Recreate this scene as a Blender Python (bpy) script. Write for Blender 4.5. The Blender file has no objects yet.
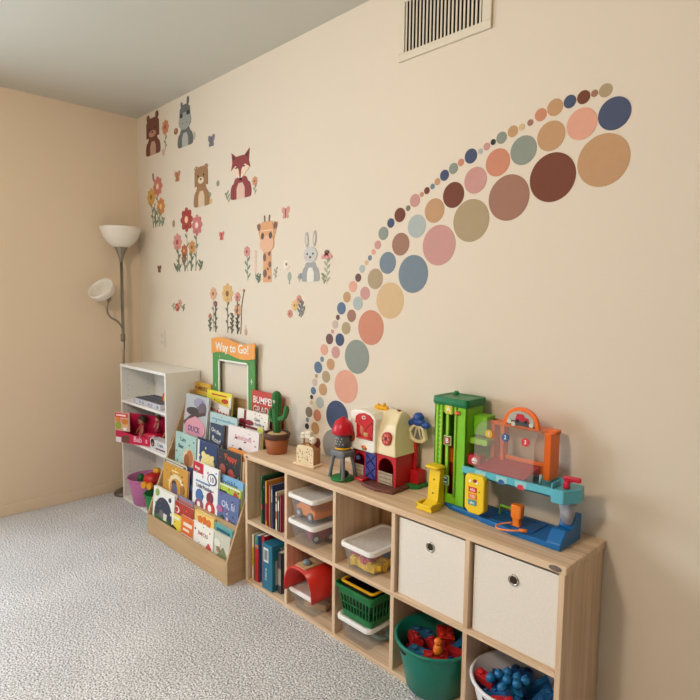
import bpy, math, random
from mathutils import Vector, Matrix
random.seed(7)
PI = math.pi
C = bpy.context.scene.collection

# ------------------------------------------------------------------ camera
CAM = Vector((2.2970, -1.8217, 1.4094))
RT = Vector((0.699398, 0.71463485, 0.01180936))
UP = Vector((-0.07092066, 0.05294837, 0.99607566))
FW = Vector((-0.7112051, 0.69749086, -0.08771436))
FPX = 565.47

def P(u, v, ax, val):
    """point of the place seen at photo position (u, v) on the plane axis ax = val"""
    d = FW + RT * ((u - 350) / FPX) + UP * ((350 - v) / FPX)
    t = (val - CAM[ax]) / d[ax]
    return CAM + d * t

cd = bpy.data.cameras.new('camera')
cam = bpy.data.objects.new('camera', cd)
C.objects.link(cam)
cam.matrix_world = Matrix(((RT.x, UP.x, -FW.x, CAM.x), (RT.y, UP.y, -FW.y, CAM.y), (RT.z, UP.z, -FW.z, CAM.z), (0, 0, 0, 1)))
cd.sensor_width = 36
cd.lens = FPX * 36 / 700
cd.clip_start = 0.02
bpy.context.scene.camera = cam

# ------------------------------------------------------------------ materials
def lin(c):
    return tuple(((x / 255) / 12.92 if x / 255 <= .04045 else ((x / 255 + .055) / 1.055) ** 2.4) for x in c)

MATS = {}
def mat(c, rough=.55, metal=0., var=.06, scale=25., bump=0., spec=.4, key=None):
    k = (tuple(c), rough, metal, var, scale, bump, spec, key)
    if k in MATS: return MATS[k]
    m = bpy.data.materials.new(key or 'surface')
    m.use_nodes = True
    nt = m.node_tree
    b = nt.nodes['Principled BSDF']
    b.inputs['Roughness'].default_value = rough
    b.inputs['Metallic'].default_value = metal
    b.inputs['Specular IOR Level'].default_value = spec
    L = lin(c)
    tc = nt.nodes.new('ShaderNodeTexCoord')
    n = nt.nodes.new('ShaderNodeTexNoise')
    n.inputs['Scale'].default_value = scale
    nt.links.new(tc.outputs['Object'], n.inputs['Vector'])
    r = nt.nodes.new('ShaderNodeValToRGB')
    r.color_ramp.elements[0].position = .3
    r.color_ramp.elements[1].position = .7
    r.color_ramp.elements[0].color = tuple(x * (1 - var) for x in L) + (1,)
    r.color_ramp.elements[1].color = tuple(min(1, x * (1 + var)) for x in L) + (1,)
    nt.links.new(n.outputs['Fac'], r.inputs['Fac'])
    nt.links.new(r.outputs['Color'], b.inputs['Base Color'])
    if bump:
        bn = nt.nodes.new('ShaderNodeBump')
        bn.inputs['Strength'].default_value = bump
        bn.inputs['Distance'].default_value = .004
        nt.links.new(n.outputs['Fac'], bn.inputs['Height'])
        nt.links.new(bn.outputs['Normal'], b.inputs['Normal'])
    MATS[k] = m
    return m

def wood(c1, c2, axis='x', rough=.5, key='wood', plank=0):
    k = (c1, c2, axis, key)
    if k in MATS: return MATS[k]
    m = bpy.data.materials.new(key); m.use_nodes = True
    nt = m.node_tree; b = nt.nodes['Principled BSDF']
    b.inputs['Roughness'].default_value = rough
    b.inputs['Specular IOR Level'].default_value = .35
    tc = nt.nodes.new('ShaderNodeTexCoord'); mp = nt.nodes.new('ShaderNodeMapping')
    sc = {'x': (1.2, 26, 26), 'y': (26, 1.2, 26), 'z': (26, 26, 1.2)}[axis]
    mp.inputs['Scale'].default_value = sc
    nt.links.new(tc.outputs['Object'], mp.inputs['Vector'])
    n = nt.nodes.new('ShaderNodeTexNoise'); n.inputs['Scale'].default_value = 1.6; n.inputs['Detail'].default_value = 6
    n.inputs['Distortion'].default_value = .6
    nt.links.new(mp.outputs['Vector'], n.inputs['Vector'])
    r = nt.nodes.new('ShaderNodeValToRGB')
    r.color_ramp.elements[0].position = .32; r.color_ramp.elements[1].position = .66
    r.color_ramp.elements[0].color = lin(c2) + (1,); r.color_ramp.elements[1].color = lin(c1) + (1,)
    nt.links.new(n.outputs['Fac'], r.inputs['Fac'])
    nt.links.new(r.outputs['Color'], b.inputs['Base Color'])
    bn = nt.nodes.new('ShaderNodeBump'); bn.inputs['Strength'].default_value = .15; bn.inputs['Distance'].default_value = .002
    nt.links.new(n.outputs['Fac'], bn.inputs['Height']); nt.links.new(bn.outputs['Normal'], b.inputs['Normal'])
    MATS[k] = m
    return m

def clear(c=(235, 238, 240), fac=.3, rough=.15, key='clear_plastic'):
    k = ('clear', c, fac, rough)
    if k in MATS: return MATS[k]
    m = bpy.data.materials.new(key); m.use_nodes = True
    nt = m.node_tree; b = nt.nodes['Principled BSDF']; out = nt.nodes['Material Output']
    b.inputs['Base Color'].default_value = lin(c) + (1,)
    b.inputs['Roughness'].default_value = rough
    t = nt.nodes.new('ShaderNodeBsdfTransparent'); mx = nt.nodes.new('ShaderNodeMixShader')
    n = nt.nodes.new('ShaderNodeTexNoise'); n.inputs['Scale'].default_value = 12
    mr = nt.nodes.new('ShaderNodeMapRange')
    mr.inputs['To Min'].default_value = fac * .8; mr.inputs['To Max'].default_value = fac * 1.2
    nt.links.new(n.outputs['Fac'], mr.inputs['Value']); nt.links.new(mr.outputs['Result'], mx.inputs['Fac'])
    nt.links.new(t.outputs[0], mx.inputs[1]); nt.links.new(b.outputs[0], mx.inputs[2])
    nt.links.new(mx.outputs[0], out.inputs['Surface'])
    MATS[k] = m
    return m

# ------------------------------------------------------------------ mesh builder
def rrect(w, d, r, z, n=4, cx=0, cy=0):
    pts = []
    for (sx, sy, a0) in ((1, 1, 0), (-1, 1, PI / 2), (-1, -1, PI), (1, -1, 1.5 * PI)):
        for k in range(n + 1):
            a = a0 + PI / 2 * k / n
            pts.append((cx + sx * (w / 2 - r) + r * math.cos(a), cy + sy * (d / 2 - r) + r * math.sin(a), z))
    return pts

def ring(cx, cy, z, r, n=24, ry=None):
    return [(cx + r * math.cos(2 * PI * k / n), cy + (ry or r) * math.sin(2 * PI * k / n), z) for k in range(n)]

class MB:
    def __init__(s):
        s.v = []; s.f = []; s.mi = []; s.mats = []; s.sm = []
        s.T = Matrix.Identity(4)
    def m(s, mt):
        if mt not in s.mats: s.mats.append(mt)
        return s.mats.index(mt)
    def add(s, vs, fs, mt, smooth=False):
        o = len(s.v); i = s.m(mt)
        s.v += [s.T @ Vector(p) for p in vs]
        for f in fs:
            s.f.append([o + k for k in f]); s.mi.append(i); s.sm.append(smooth)
        return s
    def box(s, x0, y0, z0, x1, y1, z1, mt):
        v = [(x0, y0, z0), (x1, y0, z0), (x1, y1, z0), (x0, y1, z0), (x0, y0, z1), (x1, y0, z1), (x1, y1, z1), (x0, y1, z1)]
        return s.add(v, [(0, 3, 2, 1), (4, 5, 6, 7), (0, 1, 5, 4), (1, 2, 6, 5), (2, 3, 7, 6), (3, 0, 4, 7)], mt)
    def loft(s, loops, mt, cap0=True, cap1=True, smooth=True):
        n = len(loops[0]); v = [p for l in loops for p in l]; f = []
        for j in range(len(loops) - 1):
            for k in range(n):
                k2 = (k + 1) % n
                f.append((j * n + k, j * n + k2, (j + 1) * n + k2, (j + 1) * n + k))
        if cap0: f.append(tuple(reversed(range(n))))
        if cap1: f.append(tuple((len(loops) - 1) * n + k for k in range(n)))
        return s.add(v, f, mt, smooth)
    def lathe(s, prof, cx, cy, mt, n=28, cap0=True, cap1=True, sy=1.):
        return s.loft([ring(cx, cy, z, max(r, 1e-4), n, max(r, 1e-4) * sy) for r, z in prof], mt, cap0, cap1)
    def tube(s, path, r, mt, n=10, r1=None):
        path = [Vector(p) for p in path]; loops = []
        up = None
        for i, p in enumerate(path):
            t = (path[min(i + 1, len(path) - 1)] - path[max(i - 1, 0)]).normalized()
            if up is None:
                up = Vector((0, 0, 1)) if abs(t.z) < .9 else Vector((1, 0, 0))
            a = t.cross(up).normalized(); b = a.cross(t).normalized(); up = b
            rr = r if r1 is None else r + (r1 - r) * i / (len(path) - 1)
            if isinstance(r, (list, tuple)): rr = r[i]
            loops.append([p + a * rr * math.cos(2 * PI * k / n) + b * rr * math.sin(2 * PI * k / n) for k in range(n)])
        return s.loft(loops, mt)
    def prism(s, poly, y0, y1, mt, plane='xz', smooth=False):
        """polygon in a plane pushed through depth y0..y1 (counter-clockwise seen from the front)"""
        def q(p, d):
            return {'xz': (p[0], d, p[1]), 'yz': (d, p[0], p[1]), 'xy': (p[0], p[1], d)}[plane]
        n = len(poly)
        v = [q(p, y0) for p in poly] + [q(p, y1) for p in poly]
        f = [tuple(range(n)), tuple(reversed(range(n, 2 * n)))]
        sf = [(k, n + k, n + (k + 1) % n, (k + 1) % n) for k in range(n)]
        s.add(v, f, mt, False)
        o = len(s.v) - 2 * n; i = s.m(mt)
        for g in sf:
            s.f.append([o + k for k in g]); s.mi.append(i); s.sm.append(smooth)
        return s
    def disc(s, cx, cz, r, y0, y1, mt, n=28, rz=None, a=0):
        rz = rz or r; ca, sa = math.cos(a), math.sin(a)
        pts = []
        for k in range(n):
            t = 2 * PI * k / n; x = r * math.cos(t); z = rz * math.sin(t)
            pts.append((cx + x * ca - z * sa, cz + x * sa + z * ca))
        return s.prism(pts, y0, y1, mt)
    def ball(s, c, r, mt, n=14, sc=(1, 1, 1)):
        loops = []
        m = n // 2 + 1
        for j in range(1, m):
            ph = -PI / 2 + PI * j / m
            loops.append([(c[0] + sc[0] * r * math.cos(ph) * math.cos(2 * PI * k / n), c[1] + sc[1] * r * math.cos(ph) * math.sin(2 * PI * k / n), c[2] + sc[2] * r * math.sin(ph)) for k in range(n)])
        return s.loft(loops, mt)
    def text(s, txt, size, mt, M, depth=.0008, xs=1.):
        """lettering standing in the local x/y plane of matrix M"""
        cu = bpy.data.curves.new('lettering', 'FONT'); cu.body = txt; cu.size = size; cu.extrude = depth
        cu.align_x = 'CENTER'; cu.align_y = 'CENTER'; cu.resolution_u = 2; cu.offset = size * .012
        ob = bpy.data.objects.new('lettering', cu)
        me = ob.to_mesh()
        vs = [M @ Vector((p.co.x * xs, p.co.y, p.co.z)) for p in me.vertices]
        fs = [tuple(p.vertices) for p in me.polygons]
        s.add(vs, fs, mt)
        ob.to_mesh_clear(); bpy.data.objects.remove(ob); bpy.data.curves.remove(cu)
        return s
    def build(s, name, parent=None, loc=None, bev=0., seg=2):
        me = bpy.data.meshes.new(name)
        me.from_pydata([tuple(p) for p in s.v], [], s.f)
        for mt in s.mats: me.materials.append(mt)
        for p, i, sm in zip(me.polygons, s.mi, s.sm):
            p.material_index = i; p.use_smooth = sm
        me.update()
        import bmesh
        bm = bmesh.new(); bm.from_mesh(me)
        bmesh.ops.recalc_face_normals(bm, faces=bm.faces)
        bm.to_mesh(me); bm.free()
        o = bpy.data.objects.new(name, me); C.objects.link(o)
        if parent is not None: o.parent = parent
        if loc is not None: o.location = loc
        if bev:
            md = o.modifiers.new('bevel', 'BEVEL'); md.width = bev; md.segments = seg; md.limit_method = 'ANGLE'
            md.angle_limit = math.radians(40); md.harden_normals = False
        return o

def XZ(x, y, z, rot=0.):
    """text matrix: letters upright in the x/z plane, facing the room (-y)"""
    return Matrix.Translation((x, y, z)) @ Matrix.Rotation(PI / 2, 4, 'X') @ Matrix.Rotation(rot, 4, 'Z')

def tag(o, label, cat, group=None, kind=None):
    if label: o['label'] = label
    if cat: o['category'] = cat
    if group: o['group'] = group
    if kind: o['kind'] = kind
    return o

def thing(name, label, cat, loc=(0, 0, 0), rz=0., group=None):
    o = bpy.data.objects.new(name, None); C.objects.link(o)
    o.empty_display_size = .05
    o.location = loc; o.rotation_euler = (0, 0, rz)
    return tag(o, label, cat, group)

def struct(o):
    o['kind'] = 'structure'
    return o

def dup(root, loc, rz=None, label=None, group=None, rot=None, cmat=None):
    r = root.copy(); C.objects.link(r); r.location = loc
    if rz is not None: r.rotation_euler = (0, 0, rz)
    if rot is not None: r.rotation_euler = rot
    if label: r['label'] = label
    if group: r['group'] = group
    for ch in list(root.children):
        c = ch.copy(); C.objects.link(c); c.parent = r
        for g in list(ch.children):
            d = g.copy(); C.objects.link(d); d.parent = c
    return r
# ================================================================== the room
XL, XR, YB, H = -1.7675, 5.2, -5.2, 2.685
WALL = mat((226, 212, 188), rough=.75, var=.012, scale=3, bump=0, key='painted_wall')
def plaster(c, key):
    m = mat(c, rough=.8, var=.01, scale=220, bump=.12, key=key)
    return m
WALL = plaster((222, 210, 192), 'cream_wall_paint')
WARM_LIT = plaster((229, 210, 184), 'lamp_warmed_wall_paint')  # far wall paint with the warm lamplight put into its colour
CEIL = plaster((206, 203, 190), 'ceiling_paint')
T = .12
struct(MB().box(XL - T, 0, -.1, XR + T, T, H + .1, WALL).build('wall_right'))
wy0, wy1, wz0, wz1 = -3.3, -1.7, .8, 2.2
b = MB(); b.box(XL - T, wy1, -.1, XL, 0, H + .1, WARM_LIT); b.box(XL - T, YB, -.1, XL, wy0, H + .1, WARM_LIT)
b.box(XL - T, wy0, -.1, XL, wy1, wz0, WARM_LIT); b.box(XL - T, wy0, wz1, XL, wy1, H + .1, WARM_LIT)
struct(b.build('wall_left'))
struct(MB().box(XR, YB, -.1, XR + T, 0, H + .1, plaster((104, 86, 72), 'bounce_cutting_brown')).build('wall_near'))  # unseen wall, coloured dark to cut the light it bounces back
struct(MB().box(XL - T, YB, H, XR + T, 0, H + .1, CEIL).build('ceiling'))
struct(MB().box(XL - T, YB - T, -.1, XR + T, YB, H + .1, WALL).build('wall_back'))
WHITE = mat((236, 234, 228), rough=.4, var=.01, key='white_paint')
b = MB(); wm = (wy0 + wy1) / 2
for (a0, c0, a1, c1) in ((wy0, wz0, wy1, wz0 + .05), (wy0, wz1 - .05, wy1, wz1), (wy0, wz0, wy0 + .05, wz1), (wy1 - .05, wz0, wy1, wz1), (wm - .025, wz0, wm + .025, wz1)):
    b.box(XL - .08, a0, c0, XL - .03, a1, c1, WHITE)
struct(b.build('window_1'))
# carpet
m = bpy.data.materials.new('grey_carpet'); m.use_nodes = True
nt = m.node_tree; bs = nt.nodes['Principled BSDF']; bs.inputs['Roughness'].default_value = .95; bs.inputs['Specular IOR Level'].default_value = .1
tc = nt.nodes.new('ShaderNodeTexCoord')
n1 = nt.nodes.new('ShaderNodeTexNoise'); n1.inputs['Scale'].default_value = 140; n1.inputs['Detail'].default_value = 3; n1.inputs['Roughness'].default_value = .6
n2 = nt.nodes.new('ShaderNodeTexNoise'); n2.inputs['Scale'].default_value = 2.2
n3 = nt.nodes.new('ShaderNodeTexVoronoi'); n3.inputs['Scale'].default_value = 110
for n in (n1, n2, n3): nt.links.new(tc.outputs['Object'], n.inputs['Vector'])
r = nt.nodes.new('ShaderNodeValToRGB')
r.color_ramp.elements[0].position = .38; r.color_ramp.elements[0].color = lin((150, 147, 148)) + (1,)
r.color_ramp.elements[1].position = .56; r.color_ramp.elements[1].color = lin((248, 248, 250)) + (1,)
nt.links.new(n1.outputs['Fac'], r.inputs['Fac'])
mx = nt.nodes.new('ShaderNodeMix'); mx.data_type = 'RGBA'; mx.blend_type = 'MULTIPLY'; mx.inputs[0].default_value = .25
r2 = nt.nodes.new('ShaderNodeValToRGB'); r2.color_ramp.elements[0].position = .35; r2.color_ramp.elements[1].position = .6
r2.color_ramp.elements[0].color = (.6, .6, .6, 1)
nt.links.new(n2.outputs['Fac'], r2.inputs['Fac'])
nt.links.new(r.outputs['Color'], mx.inputs[6]); nt.links.new(r2.outputs['Color'], mx.inputs[7])
nt.links.new(mx.outputs[2], bs.inputs['Base Color'])
bn = nt.nodes.new('ShaderNodeBump'); bn.inputs['Strength'].default_value = .6; bn.inputs['Distance'].default_value = .012
ad = nt.nodes.new('ShaderNodeMath'); ad.operation = 'SUBTRACT'
nt.links.new(n1.outputs['Fac'], ad.inputs[0]); nt.links.new(n3.outputs['Distance'], ad.inputs[1])
nt.links.new(ad.outputs[0], bn.inputs['Height']); nt.links.new(bn.outputs['Normal'], bs.inputs['Normal'])
struct(MB().box(XL - T, YB, -.1, XR + T, T, 0, m).build('floor'))
# skirting of the far wall
struct(MB().box(XL, YB, 0, XL + .012, 0, .075, WARM_LIT).build('baseboard_left', bev=.003))

# ------------------------------------------------------------------ wall vent
vx0 = P(399.6, 63.6, 1, 0).x; vz0 = P(399.6, 63.6, 1, 0).z; vx1 = P(492.5, 26.7, 1, 0).x
ix0 = P(405.7, 53.4, 1, 0).x; iz0 = P(405.7, 53.4, 1, 0).z; ix1 = P(483.5, 23.6, 1, 0).x; iz1 = P(407, 3, 1, 0).z
vz1 = iz1 + (iz0 - vz0)
VM = mat((220, 210, 190), rough=.45, var=.01, key='vent_enamel')
VD = mat((28, 26, 24), rough=.9, var=.01, key='duct_shade')  # near-black sheet painted in for the shade behind the louvres
vent = thing('wall_vent', 'cream metal return air vent with upright louvres high on the wall', 'vent', ((vx0 + vx1) / 2, 0, vz0))
cx = (vx0 + vx1) / 2
b = MB()
for (a0, c0, a1, c1) in ((vx0, vz0, vx1, iz0), (vx0, iz1, vx1, vz1), (vx0, iz0, ix0, iz1), (ix1, iz0, vx1, iz1)):
    b.box(a0 - cx, -.012, c0 - vz0, a1 - cx, 0, c1 - vz0, VM)
b.build('frame', vent, bev=.002)
MB().box(ix0 - cx, -.003, iz0 - vz0, ix1 - cx, -.0005, iz1 - vz0, VD).build('duct_shade_sheet', vent)
N = 21
for k in range(N):
    x = ix0 + (ix1 - ix0) * (k + .5) / N - cx
    b = MB(); b.T = Matrix.Translation((x, -.0085, 0)) @ Matrix.Rotation(math.radians(-28), 4, 'Z')
    b.box(-.0064, -.0010, iz0 - vz0, .0064, .0010, iz1 - vz0, VM).build('louvre', vent)

# ------------------------------------------------------------------ outlet
p = P(163, 339, 1, 0)
out = thing('wall_outlet', 'small cream power outlet plate on the wall above the white bookcase', 'outlet', (p.x, 0, p.z))
MB().box(-.036, -.006, -.058, .036, 0, .058, mat((222, 212, 196), rough=.4, var=.01, key='outlet_plastic')).build('plate', out, bev=.003)
for dz in (-.024, .024):
    MB().box(-.016, -.008, dz - .014, .016, -.006, dz + .014, mat((205, 196, 180), rough=.4, var=.01, key='socket_plastic')).build('socket', out, bev=.002)

# ================================================================== dot decals
PAL = dict(
    rust=(114, 52, 22), navy=(62, 74, 106), black=(42, 38, 38), sage=(140, 148, 136), tan=(196, 152, 108), terracotta=(208, 136, 106),
    peach=(228, 166, 140), pink=(204, 150, 142), khaki=(176, 154, 118), slate=(116, 132, 144), sand=(216, 184, 136), ice=(176, 184, 180),
    brown=(160, 114, 92), mauve=(206, 180, 170), olive=(130, 116, 92), plum=(108, 70, 66), blue=(92, 114, 142), grey=(150, 146, 138))
CNAME = dict(rust='rust brown', navy='navy blue', black='black', sage='sage green', tan='tan', terracotta='terracotta', peach='peach', pink='dusty pink',
    khaki='khaki', slate='slate blue', sand='sandy yellow', ice='pale grey blue', brown='warm brown', mauve='pale mauve', olive='olive brown', plum='plum brown', blue='denim blue', grey='stone grey')
OUTER = [(307.1, 426.2, 3, 'black'), (307.5, 419.8, 2.4, 'slate'), (309, 412, 5.2, 'olive'), (311.3, 402.5, 2, 'sand'), (311.7, 397, 2.2, 'black'),
    (313.4, 390.7, 3.8, 'blue'), (314.7, 382.3, 3.8, 'mauve'), (316.4, 376, 2.1, 'khaki'), (318.2, 367.4, 5.9, 'blue'), (322.1, 359.2, 2.7, 'slate'),
    (324.3, 349.7, 5.5, 'peach'), (329.6, 339, 5.3, 'plum'), (332.6, 331.5, 2.2, 'pink'), (335.3, 324.5, 4.2, 'mauve'), (337.9, 317.4, 2.7, 'plum'),
    (341.5, 308.3, 6.2, 'blue'), (347, 297.1, 5.4, 'tan'), (353, 286.6, 5.6, 'peach'), (358.3, 277.7, 4.2, 'plum'), (362.3, 268.9, 4, 'ice'),
    (366.6, 262.7, 2.6, 'sand'), (370, 257.9, 2.7, 'slate'), (373.7, 252, 2.9, 'peach'), (377.9, 244.9, 4.4, 'pink'), (383.5, 233.4, 6.7, 'sage'),
    (390.9, 223.1, 4.8, 'navy'), (400, 215, 7.2, 'rust'), (408.2, 208.2, 2.9, 'olive'), (415, 200.5, 6.5, 'pink'), (421.9, 194.5, 2.5, 'terracotta'),
    (427, 190.6, 3.5, 'rust'), (432.6, 186.5, 2.8, 'slate'), (437.4, 181.7, 3.5, 'tan'), (444.6, 175.3, 5.5, 'navy'), (453.5, 168.5, 5.5, 'sage'),
    (461.1, 162.5, 3.7, 'terracotta'), (471, 156.1, 7.4, 'navy'), (480.6, 151.3, 2.8, 'ice'), (486.8, 146.5, 3.8, 'pink'), (493.3, 142.1, 3, 'black'),
    (501.7, 137.8, 6, 'sage'), (512.9, 131.4, 5.8, 'tan'), (521.9, 127.1, 3.3, 'sand'), (530.4, 122.6, 3.3, 'brown'), (540.8, 114.8, 6.4, 'terracotta'),
    (555.1, 107.4, 8.5, 'tan'), (570, 101.6, 6.6, 'navy'), (583.7, 97.2, 6.8, 'rust'), (594.7, 93.4, 3.6, 'brown'), (605.7, 90.4, 6.8, 'khaki')]
MIDDLE = [(315.2, 428.2, 6, 'tan'), (317.3, 415.4, 5.8, 'terracotta'), (320, 402.5, 5.7, 'ice'), (323, 389.5, 6, 'tan'), (326.1, 376.8, 5.9, 'khaki'),
    (330.7, 364.3, 5.8, 'tan'), (335.7, 352.3, 6, 'pink'), (339.9, 339.7, 6.3, 'navy'), (346.1, 328.2, 6.2, 'khaki'), (351.6, 315.8, 6.2, 'brown'),
    (357.9, 303.3, 6.8, 'ice'), (365.1, 293.3, 6.6, 'pink'), (375.3, 278.9, 10.3, 'khaki'), (387.7, 262.9, 11, 'slate'), (400.7, 244.2, 11.4, 'brown'),
    (416.8, 226.2, 11.6, 'ice'), (434.5, 210.6, 12.2, 'tan'), (453.5, 195, 12.9, 'rust'), (475.5, 180.3, 13.3, 'pink'), (497.8, 162.5, 13.9, 'terracotta'),
    (523.5, 150.3, 14.6, 'sage'), (551, 136, 15, 'tan'), (581.8, 123.9, 15.9, 'peach'), (614.5, 113.5, 16.5, 'navy')]
INNER = [(333.7, 445.7, 16, 'grey'), (337, 416.3, 15.7, 'navy'), (346, 386.5, 16.6, 'peach'), (356.8, 356.8, 17, 'sage'), (370.8, 327.6, 17.5, 'terracotta'),
    (390, 300.7, 18.2, 'sand'), (413.1, 274, 19, 'slate'), (438.8, 245.2, 20.3, 'pink'), (470.9, 220.6, 21.3, 'khaki'), (508.6, 197.7, 23, 'brown'),
    (552.3, 177.4, 24.6, 'rust'), (603, 160.3, 26.4, 'tan')]
def dots(lst, band, bname):
    n = len(lst); used = {}
    def sz(h, u, r):
        return 'tiny' if r < .016 else 'small' if r < .03 else 'medium' if r < .055 else 'large'
    items = []
    for (u, v, h, c) in lst:
        a = P(u, v - h, 1, 0); q = P(u, v + h, 1, 0)
        items.append((P(u, v, 1, 0), abs(a.z - q.z) / 2, c))
    labs = []
    for i, (p, r, c) in enumerate(items):
        s = 'tiny' if r < .016 else 'small' if r < .03 else 'medium' if r < .055 else 'large'
        l = f"{s} {CNAME[c]} dot decal, {bname} band"
        if i == 0: l += f", lowest, below {CNAME[items[1][2]]}"
        elif i == n - 1: l += f", topmost, after {CNAME[items[i-1][2]]}"
        else: l += f", between {CNAME[items[i-1][2]]} and upper {CNAME[items[i+1][2]]}"
        labs.append(l)
    for i, (p, r, c) in enumerate(items):
        l = labs[i]
        if labs.count(l) > 1: print('DUPLICATE LABEL', l, i)
        mt = mat(tuple(int(k * .95) for k in PAL[c]), rough=.6, var=.02, scale=40, key='matte_vinyl')
        o = MB().disc(0, 0, r, -.0012, 0, mt, n=40).build('dot_decal', loc=(p.x, 0, p.z))
        tag(o, l, 'wall decal', f'{bname} band of the dot rainbow')
dots(OUTER, 0, 'outer'); dots(MIDDLE, 1, 'middle'); dots(INNER, 2, 'inner')

# ================================================================== nursery decals
def vm(c): return mat(c, rough=.6, var=.03, scale=60, key='printed_vinyl')
class Sticker:
    """thin vinyl print on the wall; coordinates in millimetres round the anchor point"""
    def __init__(s, u, v, xs=1., fs=None, zs=1.):
        s.p = P(u, v, 1, 0); s.b = MB(); s.k = 1; s.xs = xs; s.zs = zs; s.fs = fs or 1.; s.plant = fs is not None
    def y(s, k=None):
        s.k += 1
        return -.0004 * min(s.k, 14) - .0002
    def e(s, x, z, rx, rz, c, a=0, n=20, raw=False):
        if not raw:
            x *= s.xs; z *= s.zs
            if not s.plant: rz *= s.zs
            if s.plant: rx *= s.fs; rz *= s.fs
            elif abs(a) > 1: rx, rz = rx * s.xs ** .8, rz
            else: rx *= s.xs
        s.b.disc(x / 1000, z / 1000, rx / 1000, s.y(), 0, vm(c), n=n, rz=rz / 1000, a=math.radians(a)); return s
    def poly(s, pts, c):
        s.b.prism([(x * s.xs / 1000, z * s.zs / 1000) for x, z in pts], s.y(), 0, vm(c)); return s
    def line(s, pts, w, c):
        y = s.y(); pts = [(x * s.xs, z * s.zs) for x, z in pts]
        for (x0, z0), (x1, z1) in zip(pts, pts[1:]):
            d = math.hypot(x1 - x0, z1 - z0) or 1; nx, nz = -(z1 - z0) / d * w / 2, (x1 - x0) / d * w / 2
            s.b.prism([((x0 - nx) / 1000, (z0 - nz) / 1000), ((x1 - nx) / 1000, (z1 - nz) / 1000), ((x1 + nx) / 1000, (z1 + nz) / 1000), ((x0 + nx) / 1000, (z0 + nz) / 1000)][::-1], y, 0, vm(c))
        return s
    def flower(s, x, z, r, c, cc, n=8):
        x *= s.xs; z *= s.zs; r *= s.fs
        for k in range(n):
            a = 2 * PI * k / n
            s.k = min(s.k, 6)
            s.e(x + r * .62 * math.cos(a), z + r * .62 * math.sin(a), r * .42, r * .3, c, math.degrees(a), 12, raw=True)
        s.e(x, z, r * .55, r * .55, c, raw=True); s.e(x, z, r * .3, r * .3, cc, n=12, raw=True); return s
    def stem(s, x0, z0, x1, z1, c, leaves=3, w=4, ll=16):
        s.line([(x0, z0), (x1, z1)], w, c)
        x0 *= s.xs; x1 *= s.xs; ll *= s.fs; z0 *= s.zs; z1 *= s.zs
        for k in range(leaves):
            t = (k + .6) / (leaves + 1); x = x0 + (x1 - x0) * t; z = z0 + (z1 - z0) * t
            sg = -1 if k % 2 else 1
            s.e(x + sg * ll * .45, z + ll * .45, ll * .6, ll * .17, c, 50 * sg if sg > 0 else 130, 10, raw=True)
        return s
    def done(s, name, label, group=None):
        o = s.b.build(name, loc=(s.p.x, 0, s.p.z)); tag(o, label, 'wall decal', group); return o
G1, G2, G3 = (118, 134, 110), (140, 152, 128), (160, 168, 144)
def body(s, w, h, c, belly):
    """shoulders and arms of a half-length animal, base at 0"""
    s.poly([(-w * .42, 0), (w * .42, 0), (w * .40, h * .6), (w * .28, h * .9), (0, h), (-w * .28, h * .9), (-w * .40, h * .6)], c)
    s.e(-w * .42, h * .35, w * .1, h * .34, c, -12); s.e(w * .42, h * .35, w * .1, h * .34, c, 12)
    s.poly([(-w * .2, 0), (w * .2, 0), (w * .2, h * .45), (w * .1, h * .68), (-w * .1, h * .68), (-w * .2, h * .45)], belly)
# bear (brown)
s = Sticker(153.3, 154.6, 1.95); BR = (112, 66, 52)
body(s, 110, 130, BR, (190, 150, 132))
s.e(-34, 250, 11, 24, BR); s.e(34, 256, 11, 24, BR)
s.poly([(-48, 118), (48, 118), (48, 215), (30, 245), (-30, 245), (-48, 215)], BR); s.e(0, 165, 48, 60, BR)
s.e(0, 140, 28, 22, (190, 140, 120)); s.e(0, 150, 8, 6, (60, 40, 36)); s.e(-22, 175, 5, 6, (50, 36, 32)); s.e(22, 175, 5, 6, (50, 36, 32))
s.done('bear_decal', 'dark brown bear wall decal, topmost at the far corner')
# hippo (grey)
s = Sticker(185.4, 146.2, 1.7, None, .94); GY = (104, 106, 104)
body(s, 112, 130, GY, (176, 178, 170))
s.e(-22, 272, 9, 24, GY, 8); s.e(24, 290, 9, 26, GY, -8)
s.poly([(-44, 140), (44, 140), (36, 250), (15, 272), (-15, 272), (-36, 250)], GY); s.e(0, 165, 46, 56, (156, 160, 152)); s.e(-24, 205, 11, 15, (52, 52, 54)); s.e(26, 210, 11, 15, (52, 52, 54)); s.e(-16, 152, 4, 3, (80, 80, 80)); s.e(16, 152, 4, 3, (80, 80, 80))
s.done('hippo_decal', 'grey hippo wall decal with tall ears, near the ceiling')
# cat bear (tan)
s = Sticker(201.7, 206.4, 1.55, None, 1.12); TN = (158, 118, 82)
body(s, 118, 122, TN, (214, 192, 160))
s.e(-38, 208, 13, 13, TN); s.e(38, 208, 13, 13, TN)
s.poly([(-50, 112), (50, 112), (50, 190), (34, 214), (-34, 214), (-50, 190)], TN); s.e(0, 160, 50, 50, TN)
s.e(0, 140, 22, 18, (222, 204, 176)); s.e(0, 146, 7, 5, (60, 44, 36)); s.e(-22, 166, 5, 6, (50, 40, 34)); s.e(22, 166, 5, 6, (50, 40, 34))
for k in range(6): s.line([(-40 + 16 * k, 205), (-40 + 16 * k, 216)], 3, (226, 208, 180)); s.k = 8
s.done('lion_cub_decal', 'tan cub wall decal with a pale belly, left of the fox')
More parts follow.
